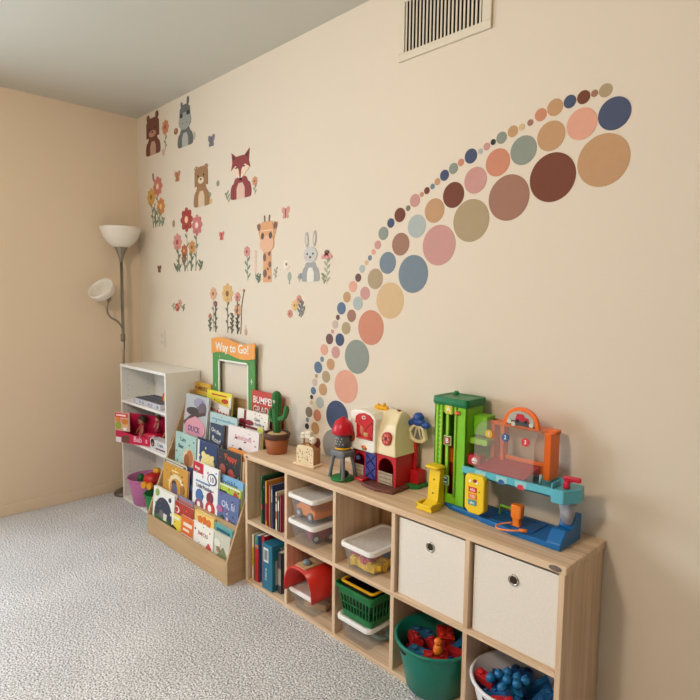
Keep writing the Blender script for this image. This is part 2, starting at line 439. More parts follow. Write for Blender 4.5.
# fox
s = Sticker(240.9, 198.4, 1.55, None, 1.07); FX = (142, 62, 62)
body(s, 130, 118, FX, (222, 186, 168))
s.poly([(-52, 188), (-58, 244), (-22, 212)], FX); s.poly([(52, 188), (22, 212), (58, 244)], FX)
s.poly([(-47, 198), (-51, 232), (-30, 212)], (84, 50, 50)); s.poly([(47, 198), (30, 212), (51, 232)], (84, 50, 50))
s.poly([(-60, 150), (0, 96), (60, 150), (48, 202), (20, 218), (-20, 218), (-48, 202)], FX)
s.poly([(-60, 150), (-2, 96), (-10, 150), (-30, 172)], (232, 208, 184)); s.poly([(60, 150), (30, 172), (10, 150), (2, 96)], (232, 208, 184))
s.e(0, 100, 9, 7, (56, 36, 36)); s.e(-26, 160, 6, 4, (56, 36, 36)); s.e(26, 160, 6, 4, (56, 36, 36))
s.done('fox_decal', 'maroon red fox wall decal with pointed ears')
# giraffe
s = Sticker(267.4, 282.2, 1.3, None, 1.18); GF = (214, 158, 112); SP = (126, 92, 74)
s.poly([(-30, 0), (30, 0), (28, 160), (-26, 160)], GF)
for (x, z, a, c) in ((-16, 40, 13, 18), (14, 20, 9, 8), (18, 80, 9, 14), (-18, 112, 10, 18), (14, 130, 8, 12), (4, 60, 6, 6)): s.k = 4; s.e(x, z, a, c, SP)
s.poly([(-46, 190), (-72, 262), (-50, 270), (-30, 240)], GF); s.poly([(46, 190), (30, 240), (50, 270), (72, 262)], GF)
s.e(-56, 250, 12, 16, SP, 30); s.e(56, 250, 12, 16, SP, -30)
s.poly([(-42, 150), (42, 150), (48, 235), (34, 272), (-34, 272), (-48, 235)], GF)
s.line([(-14, 270), (-18, 300)], 5, SP); s.line([(14, 270), (18, 300)], 5, SP)
s.e(0, 172, 48, 38, (224, 176, 144)); s.e(-28, 208, 10, 15, (92, 76, 66)); s.e(26, 208, 10, 15, (92, 76, 66))
s.line([(-46, 210), (-40, 232), (40, 232), (46, 210)], 4, (238, 214, 186))
s.done('giraffe_decal', 'spotted orange giraffe wall decal with long neck')
# rabbit
s = Sticker(310.6, 281.6, 1.08, None, .9); RB = (196, 194, 188)
body(s, 118, 112, (158, 158, 154), (226, 220, 208))
s.e(-26, 228, 12, 42, (168, 168, 162), 3); s.e(28, 232, 12, 42, (168, 168, 162), -3); s.e(-26, 226, 5, 28, (216, 204, 192), 3); s.e(28, 230, 5, 28, (216, 204, 192), -3)
s.e(0, 145, 46, 44, RB); s.e(0, 132, 7, 6, (60, 56, 56)); s.e(-20, 150, 5, 6, (70, 66, 66)); s.e(20, 150, 5, 6, (70, 66, 66)); s.e(-32, 132, 8, 5, (220, 180, 170)); s.e(32, 132, 8, 5, (220, 180, 170))
s.done('rabbit_decal', 'pale grey rabbit wall decal with upright ears')
# butterflies
def fly(u, v, c, sc, label, a=0, c2=None):
    s = Sticker(u, v); c2 = c2 or c; sc *= 1.3
    s.e(-9 * sc, 8 * sc, 9 * sc, 12 * sc, c, 35 + a); s.e(10 * sc, 8 * sc, 9 * sc, 13 * sc, c2, -35 + a); s.e(-7 * sc, -8 * sc, 6 * sc, 8 * sc, c2, -30 + a); s.e(8 * sc, -8 * sc, 6 * sc, 8 * sc, c, 30 + a)
    s.line([(0, -14 * sc), (0, 14 * sc)], 3 * sc, (90, 70, 60)); s.done('butterfly_decal', label, 'butterfly wall decals')
fly(211.4, 141.4, (122, 118, 124), 1.5, 'grey butterfly wall decal right of the grey hippo')
fly(177.4, 177, (190, 128, 92), 1.5, 'orange brown butterfly wall decal left of the tan cub')
fly(221.7, 236.3, (200, 116, 96), 1.1, 'coral butterfly wall decal between red flowers and giraffe')
fly(159.4, 269.4, (128, 84, 66), 1.1, 'small brown butterfly wall decal left of the red flower bunch')
fly(285.7, 213.2, (212, 146, 130), 1.3, 'pink butterfly wall decal above right of the giraffe')
# small prints
s = Sticker(165.5, 150, 1.5, 1.55, 1.2); s.stem(0, 0, 4, 110, G1, 4); s.flower(4, 122, 30, (208, 136, 94), (150, 78, 60)); s.done('flower_decal', 'orange flower wall decal between the brown bear and hippo')
s = Sticker(163.6, 152, 1, 1.3); s.e(0, 0, 14, 18, (206, 170, 150)); s.done('leaf_decal', 'pale pink bud wall decal at the brown bear\'s foot')
s = Sticker(176, 131.4, 1.9); s.e(0, 0, 14, 20, (142, 88, 62)); s.e(0, 4, 6, 6, (196, 140, 100)); s.done('mushroom_decal', 'small brown mushroom wall decal beside the grey hippo')
s = Sticker(194.3, 135.7, 1.6); s.e(0, 0, 9, 24, (176, 176, 150)); s.done('leaf_decal', 'pale green leaf wall decal at the hippo\'s right side')
s = Sticker(255, 194.5, 1.2, 1.2); s.stem(0, 0, 0, 55, G2, 3); s.flower(0, 72, 20, (208, 152, 112), (160, 96, 70)); s.done('flower_decal', 'small orange flower wall decal right of the red fox')
s = Sticker(227.5, 203, 2, 1.2); s.stem(8, 0, -8, 60, G2, 5, ll=22); s.done('sprig_decal', 'green sprig wall decal left of the red fox')
s = Sticker(218, 183.4, 1.5); s.e(0, 0, 11, 17, (140, 146, 130)); s.done('leaf_decal', 'round grey green leaf wall decal between cub and fox')
s = Sticker(210.3, 200.8, 1.5); s.e(0, -2, 15, 18, (214, 176, 112)); s.e(-3, 36, 10, 16, G2); s.done('flower_decal', 'small yellow bloom wall decal at the tan cub\'s right foot')
# flower bunch A
s = Sticker(158, 227, 2.1, 1.5, 1.33)
for (x, z) in ((0, 190), (-44, 150), (18, 100), (-18, 120), (44, 40)): s.stem(x * .7, 0, x, z, G1 if x < 5 else G2, 4, 4, 20)
s.flower(4, 205, 44, (206, 128, 110), (236, 202, 176)); s.flower(-44, 160, 40, (214, 166, 86), (170, 110, 60)); s.flower(24, 100, 38, (212, 138, 76), (236, 196, 140)); s.flower(-14, 118, 22, (238, 224, 204), (204, 160, 120))
s.e(-26, 258, 7, 20, (160, 130, 128), 15); s.done('flower_bunch_decal', 'bunch of pink, yellow and orange flowers wall decal near corner')
# bunch B
s = Sticker(189, 271, 2.5, 1.5, 1.37)
for (x, z) in ((-8, 215), (42, 195), (-56, 120), (-22, 80), (16, 90), (66, 40), (-70, 30)): s.stem(x * .85, 0, x, z, G1, 4, 4, 20)
s.flower(-8, 238, 50, (170, 66, 58), (236, 190, 160)); s.flower(44, 205, 42, (206, 124, 122), (240, 214, 196)); s.flower(-58, 140, 38, (214, 146, 136), (176, 70, 66))
s.flower(-22, 96, 26, (178, 100, 66), (220, 160, 110)); s.flower(18, 108, 28, (206, 150, 84), (150, 90, 60)); s.flower(-24, 60, 20, (160, 86, 64), (220, 160, 120))
s.done('flower_bunch_decal', 'bunch with large red and pink flowers wall decal, above mid wall')
s = Sticker(173.7, 223.7, 2); s.e(0, 0, 9, 24, (160, 132, 108)); s.done('leaf_decal', 'brown bud wall decal left of the large red flower')
# C
s = Sticker(178.5, 311, 1.9, 1.5)
s.stem(-34, 0, -38, 50, G2, 3); s.stem(0, 0, 0, 20, G1, 1); s.stem(34, 0, 36, 40, G2, 3); s.flower(-8, 24, 18, (186, 84, 70), (230, 180, 150)); s.flower(12, 52, 16, (214, 160, 140), (176, 90, 76)); s.done('flower_bunch_decal', 'tiny red flower cluster wall decal, lowest near the corner')
# giraffe neighbours
s = Sticker(248, 280.5, 1.1, 1.15, 1.25); s.stem(0, 0, -6, 110, G1, 5, 4, 26); s.flower(-6, 128, 26, (214, 148, 144), (150, 76, 80)); s.done('flower_decal', 'pink tall flower wall decal at the giraffe\'s left')
s = Sticker(255.6, 279); s.line([(0, 0), (0, 150)], 3, G3)
for k in range(5): s.e(0, 50 + 24 * k, 13 - k, 11, (230, 190, 176))
s.done('flower_decal', 'pale pink foxglove wall decal against the giraffe\'s neck')
s = Sticker(258, 283); s.stem(0, 0, -12, 50, G1, 5, 3, 18); s.stem(8, 0, 16, 44, G1, 5, 3, 18); s.done('sprig_decal', 'dark green sprig wall decal at the giraffe\'s foot')
s = Sticker(275, 279); s.stem(0, 0, 12, 60, G3, 5, 3, 18); s.done('sprig_decal', 'pale sprig wall decal right of the giraffe\'s neck')
s = Sticker(286.8, 264.2); s.flower(0, 0, 28, (236, 224, 206), (130, 104, 86)); s.done('flower_decal', 'white daisy wall decal between giraffe and rabbit')
s = Sticker(289.6, 276.6); s.e(0, 0, 16, 24, (158, 166, 148)); s.e(0, -30, 4, 10, G2); s.done('leaf_decal', 'grey green round leaf wall decal left of the rabbit')
s = Sticker(300.5, 280); s.e(2, 20, 12, 15, (132, 136, 152)); s.stem(-8, -10, -16, 30, G3, 3, 3, 14); s.done('flower_decal', 'small blue bud wall decal at the rabbit\'s left foot')
s = Sticker(327, 283.5, 1.15); s.stem(0, 0, 0, 120, G3, 7, 3, 24); s.stem(-16, 0, -24, 50, G3, 4, 3, 16)
s.e(-18, 130, 16, 9, (222, 148, 144), 30); s.e(18, 130, 16, 9, (222, 148, 144), -30); s.e(0, 128, 13, 15, (222, 148, 144)); s.e(0, 146, 13, 12, (116, 74, 70)); s.done('flower_decal', 'pink coneflower wall decal right of the rabbit')
# D
s = Sticker(228, 333, 2.2, 1.2, 1.32)
fl = [(-72, 175, 32, (222, 172, 140), (160, 90, 70)), (0, 176, 48, (220, 180, 116), (140, 92, 60)), (48, 160, 24, (214, 148, 134), (150, 80, 76)), (48, 104, 30, (222, 166, 128), (142, 88, 66)), (-60, 128, 15, (136, 86, 76), (190, 130, 110)), (-90, 70, 16, (200, 140, 120), (136, 86, 76))]
for (x, z, r, c, cc) in fl: s.stem(x, 0, x, z - r * .3, (112, 118, 102), 5, 3, 18)
s.stem(20, 0, 24, 90, (110, 114, 98), 8, 3, 18); s.line([(62, 0), (66, 60), (66, 110), (72, 150), (78, 182)], 1.6, (170, 158, 134)); s.e(78, 188, 6, 8, (186, 128, 108))
for f in fl: s.flower(*f)
s.done('flower_bunch_decal', 'row of yellow and peach flowers wall decal above the green frame')
s = Sticker(246, 332); s.e(0, 0, 15, 20, (192, 160, 140)); s.line([(0, 18), (0, 40)], 3, (160, 130, 110)); s.done('leaf_decal', 'beige teardrop bud wall decal above the green frame')
# E
s = Sticker(296, 310, 1.4, 1.15); s.flower(-6, 24, 24, (222, 186, 122), (170, 120, 70)); s.flower(18, 54, 18, (212, 146, 126), (150, 86, 70)); s.flower(-34, -20, 18, (206, 140, 120), (140, 80, 66))
s.stem(20, -30, 36, 50, (128, 130, 130), 6, 3, 20); s.stem(30, -34, 50, 20, (150, 150, 146), 4, 3, 16); s.done('flower_bunch_decal', 'small yellow and pink flower cluster wall decal below the rabbit')
# ================================================================== cube storage shelf
W, D, SH, ST, PT = 1.62, .282, .6535, .025, .018
PX = [0, .3138, .6365, .9575, 1.2802, W - PT]
WC1, WC2 = (232, 206, 176), (204, 172, 138)
WX = wood(WC1, WC2, 'x', key='pine_board'); WZ = wood(WC1, WC2, 'z', key='pine_panel'); WDK = wood((196, 158, 112), (176, 136, 92), 'z', key='pine_back')
KN = mat((112, 100, 92), rough=.5, var=.25, scale=60, key='knot_wood')
unit = thing('cube_shelf', 'long low pine cube shelf, two rows of five cubbies, along the wall', 'shelf', (W / 2, -D / 2, 0))
h0 = W / 2; hd = D / 2
b = MB(); b.box(-h0 - .004, -hd - .004, SH - ST, h0 + .006, hd - .001, SH, WX); b.build('top_board', unit, bev=.004)
b = MB()
b.disc(h0 - .028, SH - .012, .02, -hd - .0046, -hd - .0042, KN, rz=.009)
b.disc(-h0 + .02, SH - .012, .011, -hd - .0046, -hd - .0042, KN, rz=.006)
b.build('wood_knot', unit)
b = MB(); b.box(-h0, -hd, 0, h0, hd - .004, PT, WX).build('bottom_board', unit, bev=.0015)
b = MB(); b.box(-h0 + PT, -hd, .307, h0 - PT, hd - .008, .325, WX).build('middle_board', unit, bev=.0015)
b = MB(); b.box(-h0 + PT, hd - .006, PT, h0 - PT, hd - .002, SH - ST, WDK).build('back_panel', unit)
for i, x in enumerate(PX):
    x -= h0
    if i in (0, 5): MB().box(x, -hd, PT, x + PT, hd - .004, SH - ST, WZ).build('side_panel', unit, bev=.0015)
    else:
        MB().box(x, -hd, PT, x + PT, hd - .008, .307, WZ).build('divider', unit, bev=.0015)
        MB().box(x, -hd, .325, x + PT, hd - .008, SH - ST, WZ).build('divider', unit, bev=.0015)

# fabric storage cubes
FB = mat((233, 227, 217), rough=.95, var=.03, scale=140, bump=.12, spec=.1, key='cream_canvas')
FD = mat((60, 50, 42), rough=1, var=.1, key='grommet_hole')
CH = mat((190, 186, 176), rough=.25, metal=1, key='chrome')
def fabric_cube(x0, x1, label):
    w = x1 - x0; d = .255; h = .290
    t = thing('fabric_storage_cube', label, 'storage box', ((x0 + x1) / 2, -.268 + d / 2, .3255), group='cream canvas drawers')
    b = MB(); k = .004
    o0, o1 = rrect(w, d, .006, 0), rrect(w, d, .006, h)
    i1, i0 = rrect(w - 2 * k, d - 2 * k, .004, h), rrect(w - 2 * k, d - 2 * k, .004, k)
    b.loft([o0, o1, i1, i0], FB, smooth=False); b.build('box_body', t, bev=.001)
    b = MB(); n = 28; gz = .222
    b.T = Matrix.Translation((0, -d / 2 - .001, gz)) @ Matrix.Rotation(PI / 2, 4, 'X')
    b.loft([ring(0, 0, -.001, .019, n), ring(0, 0, .002, .0185, n), ring(0, 0, .003, .0155, n), ring(0, 0, .001, .0125, n)], CH, cap0=False, cap1=False)
    g = b.build('grommet', t)
    MB().disc(0, gz, .0128, -d / 2 - .0009, -d / 2 - .0003, FD).build('grommet_hole', t)
    return t
fabric_cube(PX[3] + PT + .006, PX[4] - .003, 'cream canvas cube above the green tub, with round metal grommet')
fabric_cube(PX[4] + PT + .008, PX[5] - .003, 'cream canvas cube at the near end, above the white tub')

# clear boxes with white lids
CL = clear((232, 232, 232), .10, .2); LID = mat((238, 236, 232), rough=.4, var=.01, key='white_lid_plastic'); LIDT = clear((236, 234, 230), .72, .35, key='milky_lid_plastic')
def lid_box(x0, x1, z0, h, label, yf=-.29, yb=-.02):
    w = x1 - x0; d = yb - yf; cx = (x0 + x1) / 2; cy = (yf + yb) / 2
    t = thing('lidded_plastic_box', label, 'storage box', (cx, cy, z0), group='clear boxes with white lids')
    wt, dt = w - .016, d - .016; wb, db = w - .045, d - .04; k = .0022
    hb = h - .013
    b = MB(); b.loft([rrect(wb, db, .02, 0), rrect(wt, dt, .022, hb), rrect(wt - 2 * k, dt - 2 * k, .02, hb), rrect(wb - 2 * k, db - 2 * k, .018, k)], CL); b.build('box_body', t)
    b = MB()
    b.loft([rrect(w, d, .026, hb - .006, 5), rrect(w, d, .026, hb + .007, 5), rrect(w - .006, d - .006, .024, hb + .011, 5), rrect(w - .03, d - .03, .02, hb + .011, 5), rrect(w - .036, d - .036, .018, hb + .005, 5), rrect(w - .04, d - .04, .018, hb + .003, 5), rrect(w - .006, d - .006, .022, hb + .002, 5), rrect(w - .006, d - .006, .022, hb - .006, 5)], LID, cap0=False, cap1=False); b.build('lid_rim', t)
    b = MB(); b.loft([rrect(w - .037, d - .037, .018, hb + .003, 5), rrect(w - .037, d - .037, .018, hb + .0052, 5)], LIDT, smooth=False); b.build('lid_panel', t)
    return t
z1 = .3255
lid_box(.337, .525, z1, .108, 'clear box with white lid below the orange car box, pink car inside')
lid_box(.337, .525, z1 + .1115, .115, 'clear box with white lid, orange toy car inside, upper of its stack')
lid_box(.683, .868, z1, .112, 'clear box with white lid above the green basket, coloured blocks inside')
lid_box(.345, .53, .0185, .1, 'clear box with white lid under the red arched toy, wooden block inside')
lid_box(.660, .855, .0185, .1, 'clear box with white lid under the green basket', yf=-.285)

def wheel(b, c, r, w, mt, mh):
    """wheel with its axle along y"""
    b.disc(c[0], c[2], r, c[1] - w / 2, c[1] + w / 2, mt, n=20); b.disc(c[0], c[2], r * .5, c[1] - w / 2 - .001, c[1] + w / 2 + .001, mh, n=14)
def toy_car(name, label, loc, rz, col, wcol, L=.145, Hh=.058, wd=.075):
    t = thing(name, label, 'toy car', loc, rz)
    m1 = mat(col, rough=.35, var=.02, key='toy_plastic'); mw = mat(wcol, rough=.5, key='toy_wheel_plastic'); mh = mat((200, 196, 190), rough=.4, key='hub_plastic')
    r = .02
    pr = [(-L / 2, r * .6), (L / 2, r * .6), (L / 2, Hh * .55), (L * .3, Hh * .65), (L * .16, Hh), (-L * .22, Hh), (-L * .36, Hh * .68), (-L / 2, Hh * .6)]
    MB().prism(pr, -wd / 2, wd / 2, m1).build('car_body', t, bev=.006, seg=3)
    for sx in (-.3, .3):
        for sy in (-1, 1):
            b = MB(); wheel(b, (sx * L, sy * wd / 2, r), r, .014, mw, mh); b.build('wheel', t, bev=.001)
    return t
ORG = (232, 138, 62)
toy_car('toy_car', 'orange toy car with grey wheels inside the upper clear box', (.431, -.188, z1 + .1115 + .003), math.radians(-4), ORG, (110, 106, 124), .14, .082, .13)
toy_car('toy_car', 'dark pink toy car inside the lower clear box of the stack', (.432, -.17, z1 + .003), math.radians(70), (158, 62, 92), (90, 88, 96), .12, .07, .08)

# building blocks
def block_proto(col, nx=2, ny=1, sz=.032, hh=.022, name='building_block'):
    mt = mat(col, rough=.3, var=.02, key='block_plastic')
    t = thing(name, '', 'building block')
    b = MB().box(-nx * sz / 2, -ny * sz / 2, 0, nx * sz / 2, ny * sz / 2, hh, mt); b.build('block_body', t, bev=.0012)
    b = MB()
    for i in range(nx):
        for j in range(ny):
            b.lathe([(sz * .3, hh), (sz * .3, hh + .006), (sz * .22, hh + .007)], (i + .5 - nx / 2) * sz, (j + .5 - ny / 2) * sz, mt, n=12)
    b.build('stud', t)
    return t
def used_first(p, first):
    return first
def fill(protos, centre, r0, r1, z0, z1, layers, per, label_fn, group, tilt=.5, seed=1, square=None):
    """pieces tipped loosely in a container, layer by layer"""
    rnd = random.Random(seed); fresh = set()
    for L in range(layers):
        z = z0 + (z1 - z0) * L / max(1, layers - 1); rr = r0 + (r1 - r0) * L / max(1, layers - 1)
        for k in range(per):
            if square:
                gx, gy = square[2], square[3]
                i, j = k % gx, k // gx
                x = (-.5 + (i + .5) / gx) * square[0] + rnd.uniform(-.004, .004); y = (-.5 + (j + .5) / gy) * square[1] + rnd.uniform(-.004, .004)
            else:
                inner = 0 if k == 0 else 1
                a = 2 * PI * (k + .37 * L) / max(1, per - 1) + rnd.uniform(-.15, .15); q = rr * inner * .6
                x, y = q * math.cos(a), q * math.sin(a)
            top = L == layers - 1
            ci = rnd.randrange(len(protos)); p, cn = protos[ci]
            rot = (rnd.uniform(-tilt, tilt) + (PI / 2 if rnd.random() < .35 and top else 0), rnd.uniform(-tilt, tilt), rnd.uniform(0, 6.28))
            loc = (centre[0] + x, centre[1] + y, z + rnd.uniform(0, .008))
            if ci in fresh: o = dup(p, loc, rot=rot)
            else:
                o = p; o.location = loc; o.rotation_euler = rot; fresh.add(ci)
            o['label'] = label_fn(cn); o['group'] = group.replace('%', cn)
# inside the block box (upper middle cubby)
prs = [(block_proto((236, 200, 52), 2, 2, .028), 'yellow')]
fill(prs, (.776, -.155, 0), 0, 0, z1 + .004, z1 + .018, 2, 12, lambda c: f'{c} square toy block low in the clear box above the green basket', '% blocks in the clear box', .12, 3, (.125, .19, 3, 4))
prs = [(block_proto((62, 112, 160), 2, 2, .026), 'blue'), (block_proto((200, 70, 92), 2, 1, .028), 'pink red')]
fill(prs, (.776, -.155, 0), 0, 0, z1 + .044, z1 + .044, 1, 12, lambda c: f'{c} toy block on top in the clear box above the green basket', '% blocks in the clear box', .15, 4, (.13, .19, 3, 4))
# wooden pieces in the lower left box
WB = wood((206, 170, 130), (184, 146, 106), 'x', key='toy_wood')
t = thing('wooden_block', 'pale wooden building block lying in the lowest clear box', 'toy block', (.45, -.2, .0215), math.radians(20))
MB().box(-.055, -.02, 0, .055, .02, .028, WB).build('block_body', t, bev=.002)
MB().box(-.052, -.018, .0285, .0, .018, .045, WB).build('block_body', t, bev=.002)
t = thing('wooden_block', 'second pale wooden block behind it in the lowest clear box', 'toy block', (.43, -.12, .0215), math.radians(-8))
MB().prism([(-.06, 0), (.06, 0), (.05, .03), (-.05, .03)], -.02, .02, WB).build('block_body', t, bev=.002)
# contents of the box under the basket
t = thing('toy_ring', 'pale teal toy ring inside the clear box under the green basket', 'toy', (.80, -.15, .0215))
b = MB(); TEAL = mat((140, 170, 160), rough=.4, key='teal_plastic')
b.tube([(.035 * math.cos(2 * PI * k / 24), .035 * math.sin(2 * PI * k / 24), .01) for k in range(25)], .009, TEAL); b.build('ring_body', t)
b = MB(); b.lathe([(.008, .012), (.012, .02), (.004, .03)], .035, 0, TEAL).build('bead', t)

# red arched toy
RD = mat((206, 44, 32), rough=.3, var=.02, key='red_plastic')
arch = thing('toy_barn_roof', 'red arched toy shell with tan top strip, on the lowest clear box', 'toy', (.462, -.300, .1195))
n = 18; wA, hA = .096, .128; pts = []
for k in range(n + 1):
    a = PI * k / n; pts.append((wA * math.copysign(abs(math.cos(a)) ** .7, math.cos(a)), hA * math.sin(a) ** .8))
inn = [(x * .93, z * .94) for x, z in pts]
poly = [(x, z) for x, z in pts] + inn[::-1]
b = MB()
q = len(pts)
vs = [];
for y in (-.025, .19):
    vs += [(x, y, z) for x, z in pts] + [(x, y, z) for x, z in inn]
fs = []; M2 = 2 * q
for k in range(q - 1):
    fs += [(k, k + 1, M2 + k + 1, M2 + k), (q + k, M2 + q + k, M2 + q + k + 1, q + k + 1), (k, q + k, q + k + 1, k + 1), (M2 + k, M2 + k + 1, M2 + q + k + 1, M2 + q + k)]
fs += [(0, M2, M2 + q, q), (q - 1, 2 * q - 1, M2 + 2 * q - 1, M2 + q - 1)]
b.add(vs, fs, RD, True); b.build('shell', arch)
b = MB(); b.loft([rrect(.07, .19, .004, hA - .002, 2, 0, .085), rrect(.07, .19, .004, hA + .004, 2, 0, .085)], WB, smooth=False); b.build('top_strip', arch)
b = MB(); b.lathe([(.02, hA + .004), (.02, hA + .01), (.015, hA + .02), (.004, hA + .024)], 0, .03, mat((112, 124, 128), rough=.4, key='grey_plastic'), n=18); b.build('knob', arch)

# green shopping basket with a yellow one nested in it
def basket(cx, cy, z0, wb, db, wt, dt, h, mt, name, label, slots=True):
    t = thing(name, label, 'basket', (cx, cy, z0)); k = .003
    b = MB()
    b.loft([rrect(wb, db, .012, 0), rrect(wb, db, .012, k)], mt, smooth=False); b.build('basket_floor', t)
    b = MB(); zt = .22 * h; zu = .72 * h
    def at(f, z, o=0): return rrect(wb + (wt - wb) * f - o, db + (dt - db) * f - o, .014, z)
    b.loft([at(0, 0), at(zt / h, zt), at(zt / h, zt, 2 * k), at(0, 0, 2 * k)], mt, cap0=False, cap1=False, smooth=False)
    b.loft([at(zu / h, zu), at(1, h), at(1, h, 2 * k), at(zu / h, zu, 2 * k), at(zu / h, zu)], mt, cap0=False, cap1=False, smooth=False)
    b.build('wall_band', t)
    for (x, n_, ax) in ((1, 9, 'x'), (1, 10, 'y')):
        for sd in (-1, 1):
            b = MB()
            for j in range(n_ + 1):
                s = -1 + 2 * j / n_
                def pt(f, z):
                    w = (wb + (wt - wb) * f) / 2 - .002; d = (db + (dt - db) * f) / 2 - .002
                    return (s * (w - .012), sd * d, z) if ax == 'x' else (sd * w, s * (d - .012), z)
                b.tube([pt(zt / h, zt - .004), pt(zu / h, zu + .004)], .0032, mt, n=5)
            for fz in (.45,):
                f = fz; w = (wb + (wt - wb) * f) / 2 - .002; d = (db + (dt - db) * f) / 2 - .002
                b.tube([(-w + .01, sd * d, f * h), (w - .01, sd * d, f * h)] if ax == 'x' else [(sd * w, -d + .01, f * h), (sd * w, d - .01, f * h)], .0028, mt, n=5)
            b.build('side_grille', t)
    b = MB(); b.loft([rrect(wt, dt, .016, h - .012), rrect(wt + .012, dt + .012, .02, h - .012), rrect(wt + .012, dt + .012, .02, h), rrect(wt - .006, dt - .006, .014, h)], mt, cap0=False, cap1=False, smooth=False); b.build('rim', t)
    return t
GRN = mat((22, 112, 58), rough=.35, var=.03, key='green_plastic'); YEL = mat((236, 178, 28), rough=.35, var=.03, key='yellow_plastic')
basket(.768, -.17, .1195, .165, .20, .205, .235, .135, GRN, 'shopping_basket', 'green slotted toy basket on the lowest clear box in the middle cubby')
t = thing('shopping_basket', 'yellow toy basket nested inside the green basket, rim showing', 'basket', (.768, -.165, .156)); b = MB()
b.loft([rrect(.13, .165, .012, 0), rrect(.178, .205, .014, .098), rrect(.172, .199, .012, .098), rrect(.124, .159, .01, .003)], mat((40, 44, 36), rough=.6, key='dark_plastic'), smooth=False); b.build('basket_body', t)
b = MB(); b.loft([rrect(.176, .203, .014, .098), rrect(.19, .217, .018, .102), rrect(.19, .217, .018, .108), rrect(.168, .195, .012, .108), rrect(.168, .195, .012, .098)], YEL, cap0=False, cap1=False, smooth=False); b.build('rim', t, bev=.001)

# round tubs with handles holding blocks
def tub(cx, cy, z0, rb, rt, h, c, name, label, sy=1., hole_a=None, inside=None, cat='tub'):
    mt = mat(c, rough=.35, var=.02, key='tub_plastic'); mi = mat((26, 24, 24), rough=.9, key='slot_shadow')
    t = thing(name, label, cat, (cx, cy, z0)); k = .003
    b = MB(); b.lathe([(rb, 0), (rb + .004, .003), (rb + (rt - rb) * .5, h * .5), (rt, h - .004), (rt - .001, h), (rt - k, h - .001), (rt - k - (rt - rb) * .5, h * .5), (rb - .001, .006)], 0, 0, mt, n=48, sy=sy); b.build('tub_body', t)
    b = MB(); b.lathe([(rt - .001, h - .012), (rt + .006, h - .008), (rt + .007, h - .002), (rt + .003, h + .002), (rt - .003, h)], 0, 0, mt, n=48, cap0=False, cap1=False, sy=sy); b.build('rim', t)
    for a in (hole_a if hole_a is not None else ()):
        rr = rb + (rt - rb) * .86 + .0015; zz = h * .86
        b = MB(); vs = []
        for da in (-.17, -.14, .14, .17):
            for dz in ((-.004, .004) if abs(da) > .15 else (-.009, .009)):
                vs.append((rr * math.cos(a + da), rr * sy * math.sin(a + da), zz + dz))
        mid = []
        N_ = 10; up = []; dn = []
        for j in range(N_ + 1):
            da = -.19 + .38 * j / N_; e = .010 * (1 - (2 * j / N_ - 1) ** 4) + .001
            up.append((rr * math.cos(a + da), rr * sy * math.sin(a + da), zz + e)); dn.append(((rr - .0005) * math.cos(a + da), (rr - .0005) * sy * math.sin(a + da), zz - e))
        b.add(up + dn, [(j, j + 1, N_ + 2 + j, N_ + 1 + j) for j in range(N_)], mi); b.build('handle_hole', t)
    return t
tub(1.128, -.222, .019, .100, .143, .184, (20, 122, 104), 'storage_tub', 'dark green round plastic tub of bright blocks in the bottom cubby', hole_a=(-PI * .62, PI * .4))
tub(1.450, -.218, .019, .100, .143, .182, (232, 230, 236), 'storage_tub', 'white round plastic tub of blue blocks in the nearest bottom cubby', hole_a=(-PI * .55, PI * .4))
GR = [(block_proto((170, 32, 34), 2, 1, .042, .028), 'red'), (block_proto((34, 50, 140), 3, 1, .036, .026), 'dark blue'), (block_proto((214, 52, 40), 2, 2, .03, .03), 'bright red'),
      (block_proto((36, 96, 134), 2, 1, .042, .026), 'teal blue'), (block_proto((44, 60, 140), 2, 2, .032, .026), 'royal blue')]
fill(GR, (1.128, -.222, 0), .066, .135, .03, .148, 4, 8, lambda c: f'{c} plastic building block heaped in the dark green tub', '% blocks in the green tub', .4, 11)
t = thing('toy_figure', 'orange toy figure on the blocks in the dark green tub', 'toy', (1.185, -.285, .188), .4)
OM = mat((238, 128, 40), rough=.35, key='orange_plastic')
b = MB(); b.lathe([(.014, 0), (.017, .012), (.014, .026), (.009, .032)], 0, 0, OM, n=16); b.build('figure_body', t); b = MB(); b.ball((0, 0, .042), .014, OM).build('figure_head', t)
WT_ = [(block_proto((30, 92, 150), 3, 1, .034, .026), 'blue'), (block_proto((38, 116, 164), 2, 2, .032, .028), 'light blue'), (block_proto((24, 70, 128), 2, 1, .036, .03), 'deep blue'), (block_proto((34, 104, 160), 3, 2, .03, .016), 'flat blue')]
fill(WT_, (1.447, -.218, 0), .066, .135, .03, .145, 4, 8, lambda c: f'{c} plastic building block heaped in the white tub', '% blocks in the white tub', .5, 21)
for i, (dx, dy, dz) in enumerate(((-.085, -.045, .165), (.01, -.105, .160))):
    o = block_proto((206, 46, 52), 2, 1, .034, .026); o.location = (1.447 + dx, -.218 + dy, dz); o.rotation_euler = (.2, .1, .9 * i)
    o['label'] = 'red building block among the blue ones in the white tub'; o['group'] = 'red blocks in the white tub'
BB = mat((36, 116, 170), rough=.15, var=.02, key='glossy_blue_plastic'); first = None
